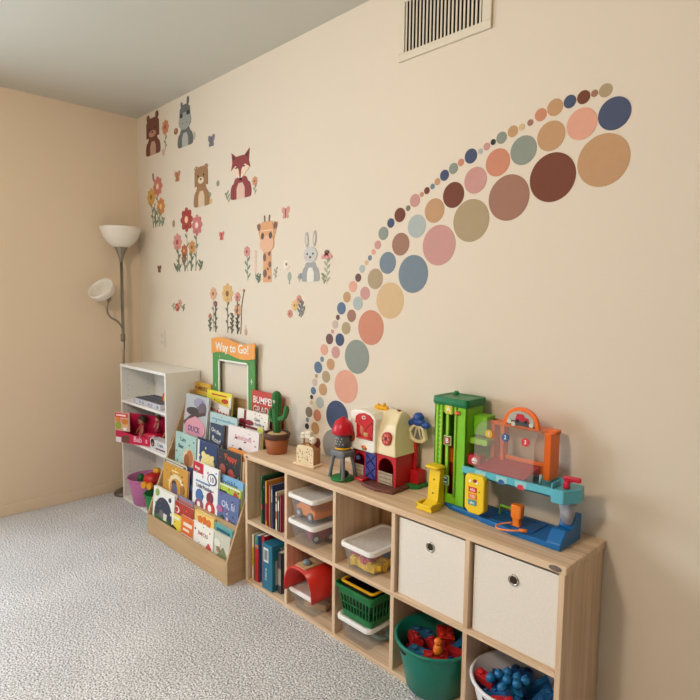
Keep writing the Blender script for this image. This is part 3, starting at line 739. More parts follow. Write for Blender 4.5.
for i, (dx, dy) in enumerate(((-.045, -.03), (-.012, -.035), (.02, -.03), (-.03, .0), (.005, -.002), (.03, .004), (-.06, -.055), (-.01, -.07))):
    loc = (1.447 + dx, -.218 + dy, .202 - .008 * (i > 5))
    if first is None:
        first = thing('toy_ball', 'small glossy blue ball among the blocks in the white tub', 'toy ball', loc, group='blue balls in the white tub')
        b = MB(); b.ball((0, 0, 0), .0155, BB, n=20); b.build('ball_body', first); b = MB(); b.lathe([(.004, .0145), (.004, .0185), (.002, .019)], 0, 0, BB, n=10); b.build('peg', first)
    else: dup(first, loc, rot=(random.uniform(-.5, .5), random.uniform(-.5, .5), 0))

# ------------------------------------------------------------------ books (standing and displayed)
def book_parts(t, w, h, th, c, back=None, pages=(236, 230, 216)):
    """board covers, spine on the left, page block; bottom centre of the front cover at the origin, depth along +y"""
    cm = mat(c, rough=.4, var=.10, scale=34, key='printed_cover'); bm_ = mat(back or c, rough=.5, var=.02, key='printed_cover'); pm = mat(pages, rough=.8, var=.03, scale=200, key='page_paper')
    k = .0018
    b = MB(); b.box(-w / 2, 0, 0, w / 2, k, h, cm); b.box(-w / 2, k, 0, -w / 2 + k, th - k, h, bm_); b.box(-w / 2, th - k, 0, w / 2, th, h, bm_); b.build('cover', t)
    MB().box(-w / 2 + k, k, .002, w / 2 - .003, th - k, h - .003, pm).build('page_block', t)
def art(t, w, h, shapes):
    """cover print: shapes in cover units 0..1 from the lower left corner"""
    b = MB(); b.T = Matrix.Translation((-w / 2, 0, 0)); y = 0
    for s in shapes:
        y -= .00022
        c = mat(s[-1], rough=.45, var=.02, key='cover_ink'); k = s[0]
        if k == 'r': b.box(s[1] * w, y, s[2] * h, s[3] * w, 0, s[4] * h, c)
        elif k == 'c': b.disc(s[1] * w, s[2] * h, s[3] * w, y, 0, c, n=22)
        elif k == 'e': b.disc(s[1] * w, s[2] * h, s[3] * w, y, 0, c, n=22, rz=s[4] * h)
        elif k == 'p': b.prism([(px * w, pz * h) for px, pz in s[1]], y, 0, c)
        elif k == 't':
            _, txt, x, z, size, rot, _c = s
            b.text(txt, size * h * 1.22, c, XZ(x * w, y - .0002, z * h, math.radians(rot)), .0003)
    b.build('cover_print', t)
def shown(u0, v0, u1, v1, ytop, ybot, zbot, th, c, label, shapes=(), back=None, group='picture books in the display rack', xlim=None):
    a = P(u0, v0, 1, ytop); q = P(u1, v1, 1, ytop)
    x0, x1 = a.x, q.x
    if xlim: x0 = max(x0, xlim[0]); x1 = min(x1, xlim[1])
    zt = (a.z + q.z) / 2; w = x1 - x0; L = math.hypot(zt - zbot, ytop - ybot)
    t = thing('picture_book', label, 'book', ((x0 + x1) / 2, ybot, zbot), group=group)
    t.rotation_euler = (-math.atan2(ytop - ybot, zt - zbot), 0, 0)
    book_parts(t, w, L, th, c, back)
    if shapes:
        # small illustration details scattered round the main picture
        rs = random.Random(label); extra = []
        cols = [s[-1] for s in shapes if s[0] != 't'] or [c]
        for k in range(14 if w > .15 else 7):
            q0 = rs.choice(cols); cc = tuple(max(20, min(245, int(v * rs.uniform(.7, 1.25)))) for v in q0)
            ez = rs.uniform(.06, .94)
            extra.append(('e', rs.uniform(.08, .92), ez, rs.uniform(.012, .04), rs.uniform(.008, .03), cc))
        art(t, w, L, [('r', .004, .004, .996, .996, c)] + [s for s in shapes[:1]] + extra + list(shapes[1:]))
    return t
# ================================================================== display rack
RX0, RX1 = -.905, -.022
RK1, RK2 = (200, 170, 130), (182, 150, 110)
RW = wood(RK1, RK2, 'x', key='rack_board'); RWZ = wood(RK1, RK2, 'y', key='rack_panel')
rack = thing('book_rack', 'tan wooden tiered book display rack full of picture books', 'book rack', ((RX0 + RX1) / 2, -.19, 0))
ox, oy = (RX0 + RX1) / 2, -.19
def rel(b, name, **k): 
    o = b.build(name, rack, **k)
    return o
b = MB(); b.T = Matrix.Translation((-ox, -oy, 0))
prof = [(-.374, 0), (-.003, 0), (-.003, .842), (-.088, .838), (-.372, .128), (-.374, .12)]
b.prism(prof, RX0, RX0 + .014, RWZ, plane='yz'); rel(b, 'side_panel', bev=.0015)
b = MB(); b.T = Matrix.Translation((-ox, -oy, 0))
b.prism([(-.374, 0), (-.003, 0), (-.003, .60), (-.19, .60), (-.372, .128), (-.374, .12)], RX1 - .014, RX1, RWZ, plane='yz'); rel(b, 'side_panel', bev=.0015)
xa, xb = RX0 + .014, RX1 - .014
tiers = [(-.374, .018, .118), (-.316, .232, .282), (-.255, .385, .43), (-.193, .53, .57), (-.128, .665, .70)]
for i, (y, zb, zt) in enumerate(tiers):
    b = MB(); b.T = Matrix.Translation((-ox, -oy, 0)); b.box(xa, y, 0 if i == 0 else zb - .01, xb, y + .011, zt, RW); rel(b, 'front_rail', bev=.0015)
    yb = tiers[i + 1][0] if i < 4 else -.012
    b = MB(); b.T = Matrix.Translation((-ox, -oy, 0)); b.box(xa, y + .011, zb - .01, xb, yb + .011 if i < 4 else yb, zb, RW); rel(b, 'tier_floor')
b = MB(); b.T = Matrix.Translation((-ox, -oy, 0)); b.box(xa, -.012, .0, xb, -.004, .835, RW); rel(b, 'back_panel')

# ---- tier one (front): two layers of books
K = (40, 38, 44); WH = (240, 238, 232)
Y1, Yb1, Z1 = -.343, -.360, .019
lim1 = (xa + .002, xb - .002)
shown(154.2, 485.5, 175, 496, -.338, -.360, Z1, .016, (238, 236, 228), 'white picture book with dark oval night scene, front left corner of the rack',
      [('e', .5, .46, .42, .38, (52, 64, 84)), ('e', .5, .3, .38, .2, (70, 104, 70)), ('r', .36, .42, .54, .56, (120, 108, 120)), ('r', .55, .38, .7, .52, (226, 222, 208)), ('c', .2, .9, .08, (146, 180, 84)), ('c', .8, .86, .05, (60, 70, 110)), ('c', .12, .12, .05, (190, 70, 60))], xlim=lim1)
shown(169.6, 511.5, 181.4, 515.7, -.345, -.361, Z1, .012, (232, 210, 70), 'small yellow board book with black animal silhouette, front tier',
      [('e', .5, .28, .36, .3, (46, 38, 36)), ('c', .36, .5, .14, (46, 38, 36)), ('r', .1, .84, .9, .93, (240, 234, 200))])
shown(181.8, 514.9, 193.8, 520.5, -.345, -.361, Z1, .012, (238, 234, 224), 'small orange topped board book in the front tier, beside the yellow one',
      [('r', 0, .5, 1, 1, (226, 112, 48)), ('r', .2, .74, .9, .84, (244, 226, 206)), ('c', .4, .3, .16, (70, 60, 56)), ('c', .4, .3, .09, (150, 170, 90)), ('c', .7, .22, .1, (220, 130, 60)), ('r', .2, .6, .7, .66, (244, 226, 206))])
shown(194.4, 520.6, 213.9, 529.9, -.345, -.361, Z1, .012, (240, 236, 226), 'white board book with coloured capital letters, middle of front tier',
      [('t', 'BLOCKS', .48, .74, .11, 0, (150, 110, 96)), ('c', .24, .26, .2, (74, 62, 86)), ('c', .3, .2, .12, (190, 90, 80)), ('p', [(.7, .15), (.86, .15), (.92, .5), (.78, .6), (.66, .45)], (196, 70, 74)), ('c', .55, .1, .07, (230, 160, 60))])
shown(214.6, 530.2, 232.8, 540, -.345, -.361, Z1, .014, (206, 204, 186), 'pale landscape picture book with green hill, front right of the rack',
      [('r', .02, 0, 1, .4, (92, 98, 60)), ('p', [(.1, .35), (.6, .7), (1, .4), (1, .3), (.1, .2)], (124, 130, 92)), ('e', .72, .3, .2, .14, (70, 60, 44)), ('e', .25, .75, .2, .1, (226, 224, 210)), ('c', .3, .6, .1, (150, 120, 90))], xlim=lim1)
Yr = -.325
shown(173.4, 500.5, 193.4, 509, -.333, -.345, Z1, .012, (176, 58, 44), 'red picture book with white circle emblem and small animals, behind yellow board book',
      [('e', .2, .82, .13, .08, (242, 232, 220)), ('e', .5, .66, .1, .1, (196, 130, 70)), ('e', .8, .62, .13, .12, (190, 118, 62)), ('r', .33, .4, 1, .58, (204, 140, 84)), ('c', .2, .82, .06, (190, 60, 50))])
shown(177, 495.4, 193.4, 501.8, -.318, -.331, Z1, .009, (138, 132, 156), 'grey lilac picture book with pink lettering, top showing behind the red one',
      [('r', .05, .9, .95, .94, (200, 110, 110)), ('r', .1, .83, .9, .87, (196, 200, 210))])
shown(195, 510.2, 214.4, 517.3, -.331, -.345, Z1, .014, (232, 190, 90), 'yellow book with orange pictures, behind the white letters book',
      [('r', .04, .5, .96, .96, (236, 206, 128)), ('c', .3, .84, .1, (224, 120, 40)), ('c', .52, .86, .1, (224, 120, 40)), ('c', .74, .84, .1, (224, 120, 40))])
shown(214.8, 522.8, 235.7, 532.2, -.331, -.345, Z1, .012, (92, 164, 164), 'teal topped picture book behind the pale landscape book',
      [('r', 0, 0, 1, .82, (196, 204, 196)), ('r', .15, .87, .85, .92, (44, 92, 110))], xlim=lim1)
# ---- tier two
Z2 = .233
lim = (xa + .002, xb - .002)
shown(163.9, 462.9, 188.2, 470.8, -.288, -.302, Z2, .012, (206, 152, 62), 'gold picture book with pale arch and standing figure, left end of second tier',
      [('e', .55, .42, .3, .36, (232, 214, 176)), ('e', .56, .36, .24, .3, (206, 152, 62)), ('e', .5, .5, .1, .1, (70, 46, 40)), ('e', .52, .3, .12, .24, (104, 96, 128)), ('e', .82, .42, .08, .12, (150, 110, 60)), ('r', .38, .84, .66, .88, (238, 212, 150))], xlim=lim)
shown(163.9, 458.8, 187, 465.9, -.272, -.285, Z2, .012, (214, 208, 192), 'grey white picture book peeking above the gold one',
      [('r', .04, .9, .96, .98, (120, 116, 110)), ('r', .14, .93, .86, .95, (240, 238, 230))], xlim=lim)
shown(186.5, 467.5, 196.5, 469.5, -.268, -.283, Z2, .011, (48, 50, 88), 'navy purple picture book between the gold book and white workbook',
      [('c', .4, .8, .2, (90, 70, 120)), ('c', .6, .5, .16, (64, 90, 130)), ('c', .4, .25, .2, (110, 60, 90))])
shown(193.6, 461.7, 218.6, 469.1, -.290, -.304, Z2 - .002, .012, (238, 238, 236), 'white workbook numbered 10 with red corner label and puzzle faces',
      [('r', 0, .8, .42, 1, (196, 42, 62)), ('t', 'Mega', .2, .9, .07, 0, WH), ('e', .78, .78, .17, .11, (60, 66, 96)), ('e', .78, .78, .14, .09, (240, 240, 240)), ('t', '10', .78, .78, .12, 0, (40, 46, 80)), ('r', .15, .64, .7, .665, (90, 130, 170)), ('t', 'Little Puzzles', .48, .57, .085, 0, (60, 66, 100)),
       ('c', .3, .38, .14, (70, 110, 170)), ('e', .3, .2, .16, .12, (150, 80, 100)), ('c', .72, .42, .12, (130, 50, 70)), ('e', .74, .22, .17, .14, (196, 60, 60)), ('c', .3, .22, .06, WH), ('c', .74, .24, .07, WH), ('e', .75, .06, .2, .05, (170, 80, 90)), ('e', .25, .06, .18, .04, (120, 160, 130))])
shown(218.3, 473.7, 244.9, 482.9, -.268, -.282, Z2, .011, (126, 174, 214), 'pale blue picture book with script title, back of second tier',
      [('t', 'Scribble', .45, .86, .16, 0, (44, 84, 130)), ('r', 0, 0, 1, .1, (230, 230, 220))], xlim=lim)
shown(218, 482.3, 243.2, 491.4, -.281, -.294, Z2, .011, (176, 200, 72), 'lime green picture book with red bird, in front of the pale blue one',
      [('p', [(.62, .72), (.95, .62), (.98, .78), (.76, .96)], (190, 62, 56)), ('r', .12, .8, .4, .85, (60, 70, 50)), ('r', 0, .97, 1, 1, (232, 236, 220))], xlim=lim)
shown(216.5, 489.7, 241, 500, -.293, -.304, Z2, .009, (96, 112, 160), 'slate blue picture book with white lettering and flowers, second tier right',
      [('t', 'Oh, hi', .55, .68, .22, 0, (206, 214, 232)), ('e', .2, .5, .14, .1, (176, 104, 150)), ('e', .32, .2, .1, .16, (60, 84, 76)), ('e', .8, .16, .12, .12, (70, 70, 84)), ('c', .55, .3, .05, (210, 190, 200))], xlim=lim)
# ---- tier three
Z3 = .386
shown(175.9, 430.7, 196.6, 438.2, -.228, -.24, Z3, .012, (166, 200, 192), 'pale mint picture book with brown animals, left end of third tier',
      [('t', 'Calm', .36, .84, .12, 0, (60, 100, 110)), ('t', 'Bear', .3, .66, .12, 0, (60, 100, 110)), ('e', .68, .4, .28, .26, (214, 196, 160)), ('e', .74, .44, .16, .2, (186, 116, 70)), ('e', .6, .36, .13, .16, (150, 92, 60)), ('e', .4, .16, .2, .08, (70, 110, 110))], xlim=lim)
shown(198, 438.2, 217.6, 446.8, -.228, -.241, Z3, .012, (50, 68, 112), 'navy picture book with large cream moon, third tier',
      [('r', .0, 0, .1, 1, (226, 228, 226)), ('e', .56, .4, .36, .32, (236, 218, 150)), ('e', .34, .68, .1, .08, (236, 218, 150)), ('e', .8, .66, .08, .06, (236, 218, 150)), ('t', 'Mina', .58, .24, .14, 0, (150, 130, 80))])
shown(197, 436.4, 221, 446, -.212, -.225, Z3, .012, (38, 48, 70), 'dark navy picture book, top edge showing behind the moon book',
      [('r', .04, .94, .96, .955, (190, 196, 206)), ('r', .04, .02, .06, .94, (190, 196, 206))])
shown(218.5, 447.4, 240.8, 455.6, -.229, -.241, Z3, .012, (48, 52, 58), 'dark picture book with two children and orange red title, third tier',
      [('t', 'Peppy', .58, .84, .17, 0, (226, 84, 50)), ('e', .24, .52, .15, .14, (168, 92, 84)), ('e', .3, .22, .2, .2, (150, 70, 60)), ('e', .62, .46, .14, .14, (176, 84, 72)), ('e', .62, .2, .22, .2, (200, 92, 60)), ('p', [(.84, .1), (.98, .1), (.98, .5), (.86, .4)], (130, 150, 120))])
shown(229, 445.9, 246.4, 454.5, -.212, -.225, Z3, .012, (224, 140, 62), 'orange picture book peeking behind the dark one with children',
      [('r', .04, .9, .96, .93, (240, 190, 130)), ('r', .5, .1, .95, .8, (216, 196, 160))], xlim=lim)
# ---- tier four
Z4 = .531
shown(186.6, 392.5, 209.5, 399, -.140, -.177, Z4, .012, (178, 182, 184), 'tall grey picture book with dark animal and pink duck panel, left end',
      [('e', .62, .86, .26, .1, (150, 150, 170)), ('e', .4, .68, .3, .08, (70, 62, 60)), ('e', .76, .76, .16, .12, (110, 96, 104)), ('p', [(.0, .44), (.3, .6), (.9, .72), (.9, .66), (.4, .54), (.08, .38)], (84, 62, 58)), ('e', .52, .36, .44, .2, (216, 152, 166)), ('p', [(.2, .5), (.52, .6), (.86, .5), (.52, .4)], (216, 152, 166)), ('t', 'DUCK', .5, .34, .13, 0, (76, 66, 130)), ('e', .5, .08, .44, .1, (120, 150, 170))], xlim=lim)
shown(210.3, 412.8, 237.4, 417.8, -.150, -.165, Z4, .011, (176, 200, 202), 'wide pale blue picture book with dark bird, fourth tier',
      [('r', .08, .84, .92, .88, (110, 160, 170)), ('e', .62, .68, .16, .1, (100, 72, 70)), ('e', .66, .45, .1, .3, (110, 96, 90))])
shown(210.3, 421.9, 224, 427.4, -.170, -.179, Z4, .009, (62, 74, 96), 'small dark blue book with white lettering, fourth tier',
      [('t', 'On the', .45, .78, .16, -8, (232, 232, 232)), ('t', 'Road', .5, .5, .2, -8, (232, 232, 232))])
shown(228.6, 425.4, 259.2, 432.2, -.166, -.179, Z4, .012, (232, 222, 220), 'white pink picture book with girl and purple shape, fourth tier right',
      [('t', 'Antelopes', .5, .74, .16, 2, (206, 146, 150)), ('e', .44, .34, .08, .13, (70, 46, 44)), ('e', .44, .1, .12, .14, (150, 70, 80)), ('e', .84, .24, .2, .2, (140, 112, 156)), ('r', .0, 0, .1, .2, (230, 200, 190))])
shown(257.6, 427, 266.6, 429.5, -.147, -.162, Z4, .009, (214, 210, 130), 'yellow green book edge with a green cap, right end of fourth tier',
      [('e', .5, .9, .4, .07, (170, 190, 60)), ('r', .2, .2, .8, .7, (228, 224, 190))], xlim=(-1, -.04))
# ---- tier five
Z5 = .667
shown(192.6, 380.9, 210.9, 384.4, -.040, -.055, Z5, .012, (214, 168, 62), 'orange yellow picture book with dark lettering, highest at back left',
      [('t', 'NUMBERS', .48, .83, .13, 0, (110, 40, 30)), ('r', 0, .0, 1, .66, (120, 146, 84))])
shown(207.3, 389.6, 232, 394.3, -.075, -.09, Z5, .012, (232, 216, 60), 'bright yellow picture book with green lower half at the back',
      [('r', .2, .88, .8, .92, (190, 60, 40)), ('r', 0, 0, 1, .62, (94, 156, 60)), ('e', .75, .76, .12, .07, (190, 60, 40)), ('r', .92, .3, 1, .9, (232, 228, 220))])
t = shown(209.8, 402, 228, 406, -.095, -.107, Z5, .009, (232, 222, 216), 'pale patterned card book leaning at a tilt, before the yellow book',
      [('p', [(x / 6 + .02, z), (x / 6 + .09, z + .1), (x / 6 + .15, z)], (196, 96, 96)) for x in range(6) for z in (.2, .42, .64)] )
t.rotation_euler.y = .12
shown(238, 408.5, 268.2, 414.6, -.105, -.116, Z5, .012, (232, 226, 216), 'white picture book tied with dark red ribbon print, back right',
      [('r', .22, 0, .3, 1, (122, 32, 44)), ('r', 0, .36, 1, .44, (122, 32, 44)), ('e', .2, .56, .14, .1, (134, 36, 48)), ('e', .42, .56, .14, .1, (134, 36, 48)), ('t', 'Give', .68, .74, .15, 0, (110, 116, 120)), ('t', 'thanks', .72, .58, .13, 0, (110, 116, 120))], xlim=(-.9, xb))
shown(252.3, 389.5, 281, 395.8, -.040, -.052, .655, .01, (190, 66, 52), 'red picture book with white capital letters standing behind the cactus',
      [('t', 'BUMPER', .42, .8, .17, 0, WH), ('t', 'GRADE', .4, .6, .17, 0, (226, 214, 206)), ('r', .04, .28, .9, .46, (96, 50, 80)), ('e', .85, .5, .1, .3, (214, 120, 80))], group='books behind the cactus')

# ---- photo frame board
a = P(210.6, 336, 1, -.045); q = P(252.6, 346, 1, -.045)
fx0, fx1 = a.x, q.x; zt = (a.z + q.z) / 2; fw = fx1 - fx0
zb = Z5; fh = zt - zb
t = thing('photo_prop_frame', 'green cut-out frame with orange Way to Go banner behind the rack books', 'frame', ((fx0 + fx1) / 2, -.032, zb))
FG = mat((84, 146, 74), rough=.5, var=.02, key='green_card'); FO = mat((232, 158, 78), rough=.5, var=.03, scale=6, key='orange_card'); FWC = mat((240, 238, 230), rough=.5, var=.01, key='white_card')
w2 = fw / 2; lw = .062; th = .008; bt = fh - .118
b = MB()
b.box(-w2, 0, 0, -w2 + lw, th, fh - .03, FG); b.box(w2 - lw, 0, 0, w2, th, fh - .03, FG); b.box(-w2 + lw, 0, bt, w2 - lw, th, fh - .03, FG); b.box(-w2 + lw, 0, 0, w2 - lw, th, .07, FG); b.build('frame_board', t)
b = MB(); e = .009
b.box(-w2 + lw, -.001, .07, -w2 + lw + e, th - .001, bt, FWC); b.box(w2 - lw - e, -.001, .07, w2 - lw, th - .001, bt, FWC); b.box(-w2 + lw, -.001, bt - e, w2 - lw, th - .001, bt, FWC); b.build('white_edging', t)
b = MB(); pts = []
for k in range(15):
    s = k / 14; pts.append((-w2 - .004 + s * (fw + .012), fh - .088 + .014 * math.sin(s * 2 * PI)))
top = [(x, z + .088) for x, z in pts]
b.prism(pts + top[::-1], -.006, -.001, FO); b.build('banner', t)
b = MB(); b.text('Way to Go!', .072, FWC, XZ(.0, -.0066, fh - .045, 0), .0004, xs=.98); b.build('banner_lettering', t)
b = MB()
for (x, z, r) in ((-w2 + .03, bt - .16, .009), (w2 - .03, bt - .1, .011), (-w2 + .025, bt - .25, .006), (w2 - .025, bt - .25, .006), (-w2 + .08, bt + .016, .005), (w2 - .03, bt - .35, .005)):
    b.prism([(x, z - r * 1.6), (x + r * .45, z), (x, z + r * 1.6), (x - r * .45, z)], -.0008, 0, FWC); b.prism([(x - r, z), (x, z - r * .4), (x + r, z), (x, z + r * .4)], -.0008, 0, FWC)
b.build('white_stars', t)

# ---- upright books in the first column
def upright(x, y, z, th, d, h, c, label, lean=0., sp=None, group='books standing in the left cubbies', pages=(232, 226, 210)):
    """book shelved spine out: thickness along x"""
    t = thing('book', label, 'book', (x, y, z), group=group); t.rotation_euler = (0, lean, 0)
    cm = mat(c, rough=.45, var=.03, key='printed_cover'); pm = mat(pages, rough=.8, key='page_paper'); k = .0016
    b = MB(); b.box(-th / 2, 0, 0, th / 2, k * 2, h, cm); b.box(-th / 2, 0, 0, -th / 2 + k, d, h, cm); b.box(th / 2 - k, 0, 0, th / 2, d, h, cm); b.build('cover', t)
    MB().box(-th / 2 + k, k * 2, .002, th / 2 - k, d - .004, h - .003, pm).build('page_block', t)
    if sp:
        b = MB()
        for i, s in enumerate(sp):
            cc = mat(s[-1], rough=.45, key='cover_ink')
            if s[0] == 'r': b.box(-th / 2 + s[1] * th, -.0005, s[2] * h, -th / 2 + s[3] * th, 0, s[4] * h, cc)
            elif s[0] == 't':
                b.text(s[1], s[3], cc, Matrix.Translation((0, -.0006, s[2] * h)) @ Matrix.Rotation(PI / 2, 4, 'X') @ Matrix.Rotation(-PI / 2, 4, 'Z'), .0002)
        b.build('spine_print', t)
    return t
zt_, zb_ = .3255, .0185
UP_ = [(.105, .013, .235, (28, 104, 56), 'green hardback spine, leftmost in the upper left cubby', [('t', 'FROGS', .8, .014, (20, 40, 26)), ('r', .1, .3, .9, .4, (190, 70, 50))]),
      (.124, .01, .225, (30, 40, 40), 'black thin book beside the green spine, upper left cubby', [('r', .1, .8, .9, .84, (90, 150, 140))]),
      (.140, .015, .218, (206, 140, 48), 'ochre book with red swirl spine, upper left cubby', [('r', .1, .1, .9, .5, (176, 40, 32))]),
      (.157, .01, .20, (168, 36, 34), 'red book between ochre and blue ones, upper left cubby', None),
      (.170, .009, .205, (214, 150, 60), 'thin orange book beside the blue one, upper left cubby', None),
      (.186, .015, .21, (58, 72, 112), 'navy blue book with a yellow foot, upper left cubby', [('r', 0, 0, 1, .2, (70, 60, 120)), ('r', .2, .6, .8, .9, (150, 170, 200))]),
      (.203, .010, .17, (48, 40, 56), 'dark violet book in the upper left cubby, near the divider', None),
      (.221, .013, .185, (224, 214, 186), 'cream book with black and red spine marks, upper left cubby', [('r', .2, .7, .8, .76, (60, 50, 50)), ('r', .2, .3, .8, .5, (170, 60, 50)), ('r', .2, .86, .8, .9, (170, 60, 50))]),
      (.238, .011, .165, (96, 110, 96), 'grey green thin book, upper left cubby', [('r', .1, .6, .9, .9, (226, 224, 214))]),
      (.254, .012, .178, (150, 60, 70), 'wine red book at the right of the upper left cubby', None)]
for (x, th, h, c, l, sp) in UP_: upright(x, -.258, zt_, th, .19, h, c, l, 0, sp)
LO = [(.035, .02, .23, (222, 206, 176), 'cream binder with yellow label, leftmost in the lower left cubby', [('r', .1, .3, .9, .72, (216, 180, 36)), ('t', 'FLASH CARDS', .5, .014, (120, 96, 30))], -.262),
      (.068, .030, .235, (56, 120, 160), 'blue picture spine with colourful top, lower left cubby', [('r', 0, .74, 1, .8, (206, 120, 50)), ('r', 0, 0, 1, .72, (188, 34, 42)), ('r', .05, .84, .5, .96, (96, 150, 70))], -.262),
      (.105, .026, .24, (178, 30, 44), 'red thin box spine beside the blue box, lower left cubby', [('r', .2, .3, .8, .34, (120, 20, 30))], -.25)]
for (x, th, h, c, l, sp, y) in LO: upright(x, y, zb_, th, .2, h, c, l, 0, sp)
# blue boxed game
t = thing('puzzle_box', 'large teal blue puzzle box with cover picture, in the lower left cubby', 'box', (.128, -.272, zb_))
TB = mat((36, 112, 140), rough=.35, var=.02, key='printed_box_card')
MB().box(0, 0, 0, .08, .22, .225, TB).build('box_body', t, bev=.001)
b = MB(); c1 = mat((222, 226, 222), rough=.4, key='box_print'); c2 = mat((214, 210, 190), rough=.4, key='box_print'); c3 = mat((60, 130, 90), rough=.4, key='box_print'); c4 = mat((120, 136, 140), rough=.4, key='box_print')
b.box(.012, -.0006, .135, .05, 0, .205, c1); b.box(.018, -.0008, .145, .044, 0, .195, c4); b.text('PUZZLE', .017, c1, Matrix.Translation((.03, -.0008, .075)) @ Matrix.Rotation(PI / 2, 4, 'X') @ Matrix.Rotation(-PI / 2, 4, 'Z'), .0002)
b.box(.0795, .02, .03, .0806, .14, .15, c2); b.box(.0795, .02, .15, .0808, .2, .17, c3)
b.text('35', .03, c1, Matrix.Translation((.0808, .06, .195)) @ Matrix.Rotation(PI / 2, 4, 'Z') @ Matrix.Rotation(PI / 2, 4, 'X'), .0002)
b.build('box_print', t)
t = upright(.235, -.25, zb_, .03, .2, .2, (70, 66, 72), 'dark grey boxed book behind the teal puzzle box', 0, [('r', .1, .2, .9, .6, (150, 146, 130))])

# ================================================================== white bookcase
BX0, BX1, BY, BH = -1.577, -.910, -.24, .955
WP = mat((236, 234, 228), rough=.4, var=.012, scale=8, key='white_laminate')
bc = thing('bookcase', 'white open bookcase with three compartments in the corner', 'bookcase', ((BX0 + BX1) / 2, BY / 2, 0)); ox, oy = (BX0 + BX1) / 2, BY / 2
def R_(x0, y0, z0, x1, y1, z1, nm, mt=WP, bev=.001):
    MB().box(x0 - ox, y0 - oy, z0, x1 - ox, y1 - oy, z1, mt).build(nm, bc, bev=bev)
R_(BX0, BY, 0, BX0 + .016, -.004, BH - .018, 'side_panel'); R_(BX1 - .016, BY, 0, BX1, -.004, BH - .018, 'side_panel')
R_(BX0 - .001, BY - .002, BH - .018, BX1 + .001, -.004, BH, 'top_board')
for zt in (.708, .442): R_(BX0 + .016, BY, zt - .018, BX1 - .016, -.008, zt, 'shelf_board')
R_(BX0 + .016, BY, 0, BX1 - .016, -.008, .02, 'bottom_board')
R_(BX0 + .016, -.007, .02, BX1 - .016, -.004, BH - .018, 'back_panel', bev=0)
HOLE = mat((90, 86, 80), rough=.9, key='peg_hole')
b = MB()
for yy in (BY + .045, -.05):
    for k in range(22):
        z = .12 + k * .036
        if min(abs(z - .70), abs(z - .433)) < .02: continue
        b.T = Matrix.Translation((BX0 + .0163 - ox, yy - oy, z)) @ Matrix.Rotation(PI / 2, 4, 'Y'); b.add(ring(0, 0, 0, .0026, 10), [tuple(range(10))], HOLE)
b.build('peg_holes', bc)
# things on it
t = thing('toy_tray', 'white patterned tray toy on the upper shelf of the white bookcase', 'toy', (-1.22, -.14, .709), 0)
TR = mat((214, 214, 222), rough=.4, var=.05, key='tray_plastic'); TD = mat((96, 96, 108), rough=.5, var=.15, scale=60, key='tray_pattern')
MB().box(-.2, -.085, 0, .2, .085, .03, TR).build('tray_body', t, bev=.004)
b = MB()
for i in range(8):
    for j in range(3): b.box(-.19 + i * .048, -.072 + j * .05, .03, -.15 + i * .048, -.032 + j * .05, .034, TD)
b.build('tile_pattern', t, bev=.001)
b = MB()
for i in range(9): b.box(-.185 + i * .042, -.0865, .006, -.155 + i * .042, -.085, .024, mat(((170, 160, 190), (200, 196, 206), (150, 160, 180))[i % 3], rough=.4, key='tray_print'))
b.build('side_print', t)
t = thing('rainbow_arch', 'small rainbow coloured arch toy on the tray in the bookcase', 'toy', (-1.085, -.13, .7435), 0)
cols = [(206, 60, 40), (228, 126, 40), (236, 196, 60), (80, 150, 70), (40, 110, 100)]
for i, c in enumerate(cols):
    ro, ri = .064 - i * .011, .0545 - i * .011
    pts = [(ro * math.cos(PI * k / 16), ro * math.sin(PI * k / 16)) for k in range(17)] + [(ri * math.cos(PI * k / 16), ri * math.sin(PI * k / 16)) for k in range(16, -1, -1)]
    vs = [(x, y, z) for y in (-.02, .02) for x, z in pts]; q = 17; M2 = 34; fs = []
    for k in range(16):
        o2 = 33 - k
        fs += [(k, k + 1, o2 - 1, o2), (M2 + k, M2 + o2, M2 + o2 - 1, M2 + k + 1), (k, M2 + k, M2 + k + 1, k + 1), (o2, o2 - 1, M2 + o2 - 1, M2 + o2)]
    fs += [(0, 33, M2 + 33, M2), (16, M2 + 16, M2 + 17, 17)]
    MB().add(vs, fs, mat(c, rough=.4, key='rainbow_band')).build('rainbow_band', t)
# doll set box, magenta, sticking out of the middle shelf
DBX, DBY, DBA = -1.470, -.325, math.radians(21)
t = thing('doll_box', 'magenta toy box with doll figures sticking out of the bookcase\'s middle shelf', 'toy box', (DBX, DBY, .443), DBA)
MG = mat((198, 30, 76), rough=.35, var=.03, key='magenta_card'); PKB = mat((206, 150, 150), rough=.5, var=.03, key='box_back_card')
bp_ = lambda c: mat(c, rough=.45, var=.03, key='box_print')
b = MB(); b.box(0, 0, 0, .49, .125, .008, MG); b.box(0, .119, .008, .49, .125, .175, MG); b.box(.484, 0, .008, .49, .119, .15, MG); b.prism([(0, .008), (.119, .008), (.119, .175), (0, .12)], 0, .006, MG, plane='yz')
b.prism([(.006, .008), (.484, .008), (.484, .07), (.3, .055), (.15, .06), (.006, .085)], 0, .005, MG); b.build('box_body', t)
b = MB(); b.box(-.004, -.003, .08, .13, .0, .205, bp_((206, 160, 140))); b.box(.0, -.0042, .172, .115, -.003, .198, bp_((206, 40, 50))); b.box(.012, -.005, .18, .10, -.0042, .19, bp_((240, 226, 222)))
b.disc(.09, .128, .03, -.005, -.003, bp_((216, 170, 120)), rz=.03); b.disc(.09, .145, .03, -.006, -.003, bp_((206, 120, 50)), rz=.018); b.box(.075, -.0055, .085, .105, -.003, .105, bp_((232, 228, 220))); b.disc(.03, .115, .026, -.0048, -.003, bp_((140, 160, 60))); b.disc(.03, .155, .02, -.0046, -.003, bp_((226, 120, 50)))
b.build('printed_card', t)
b = MB(); b.text('Bab  s', .05, bp_((240, 190, 204)), XZ(.22, -.0008, .034), .0003)
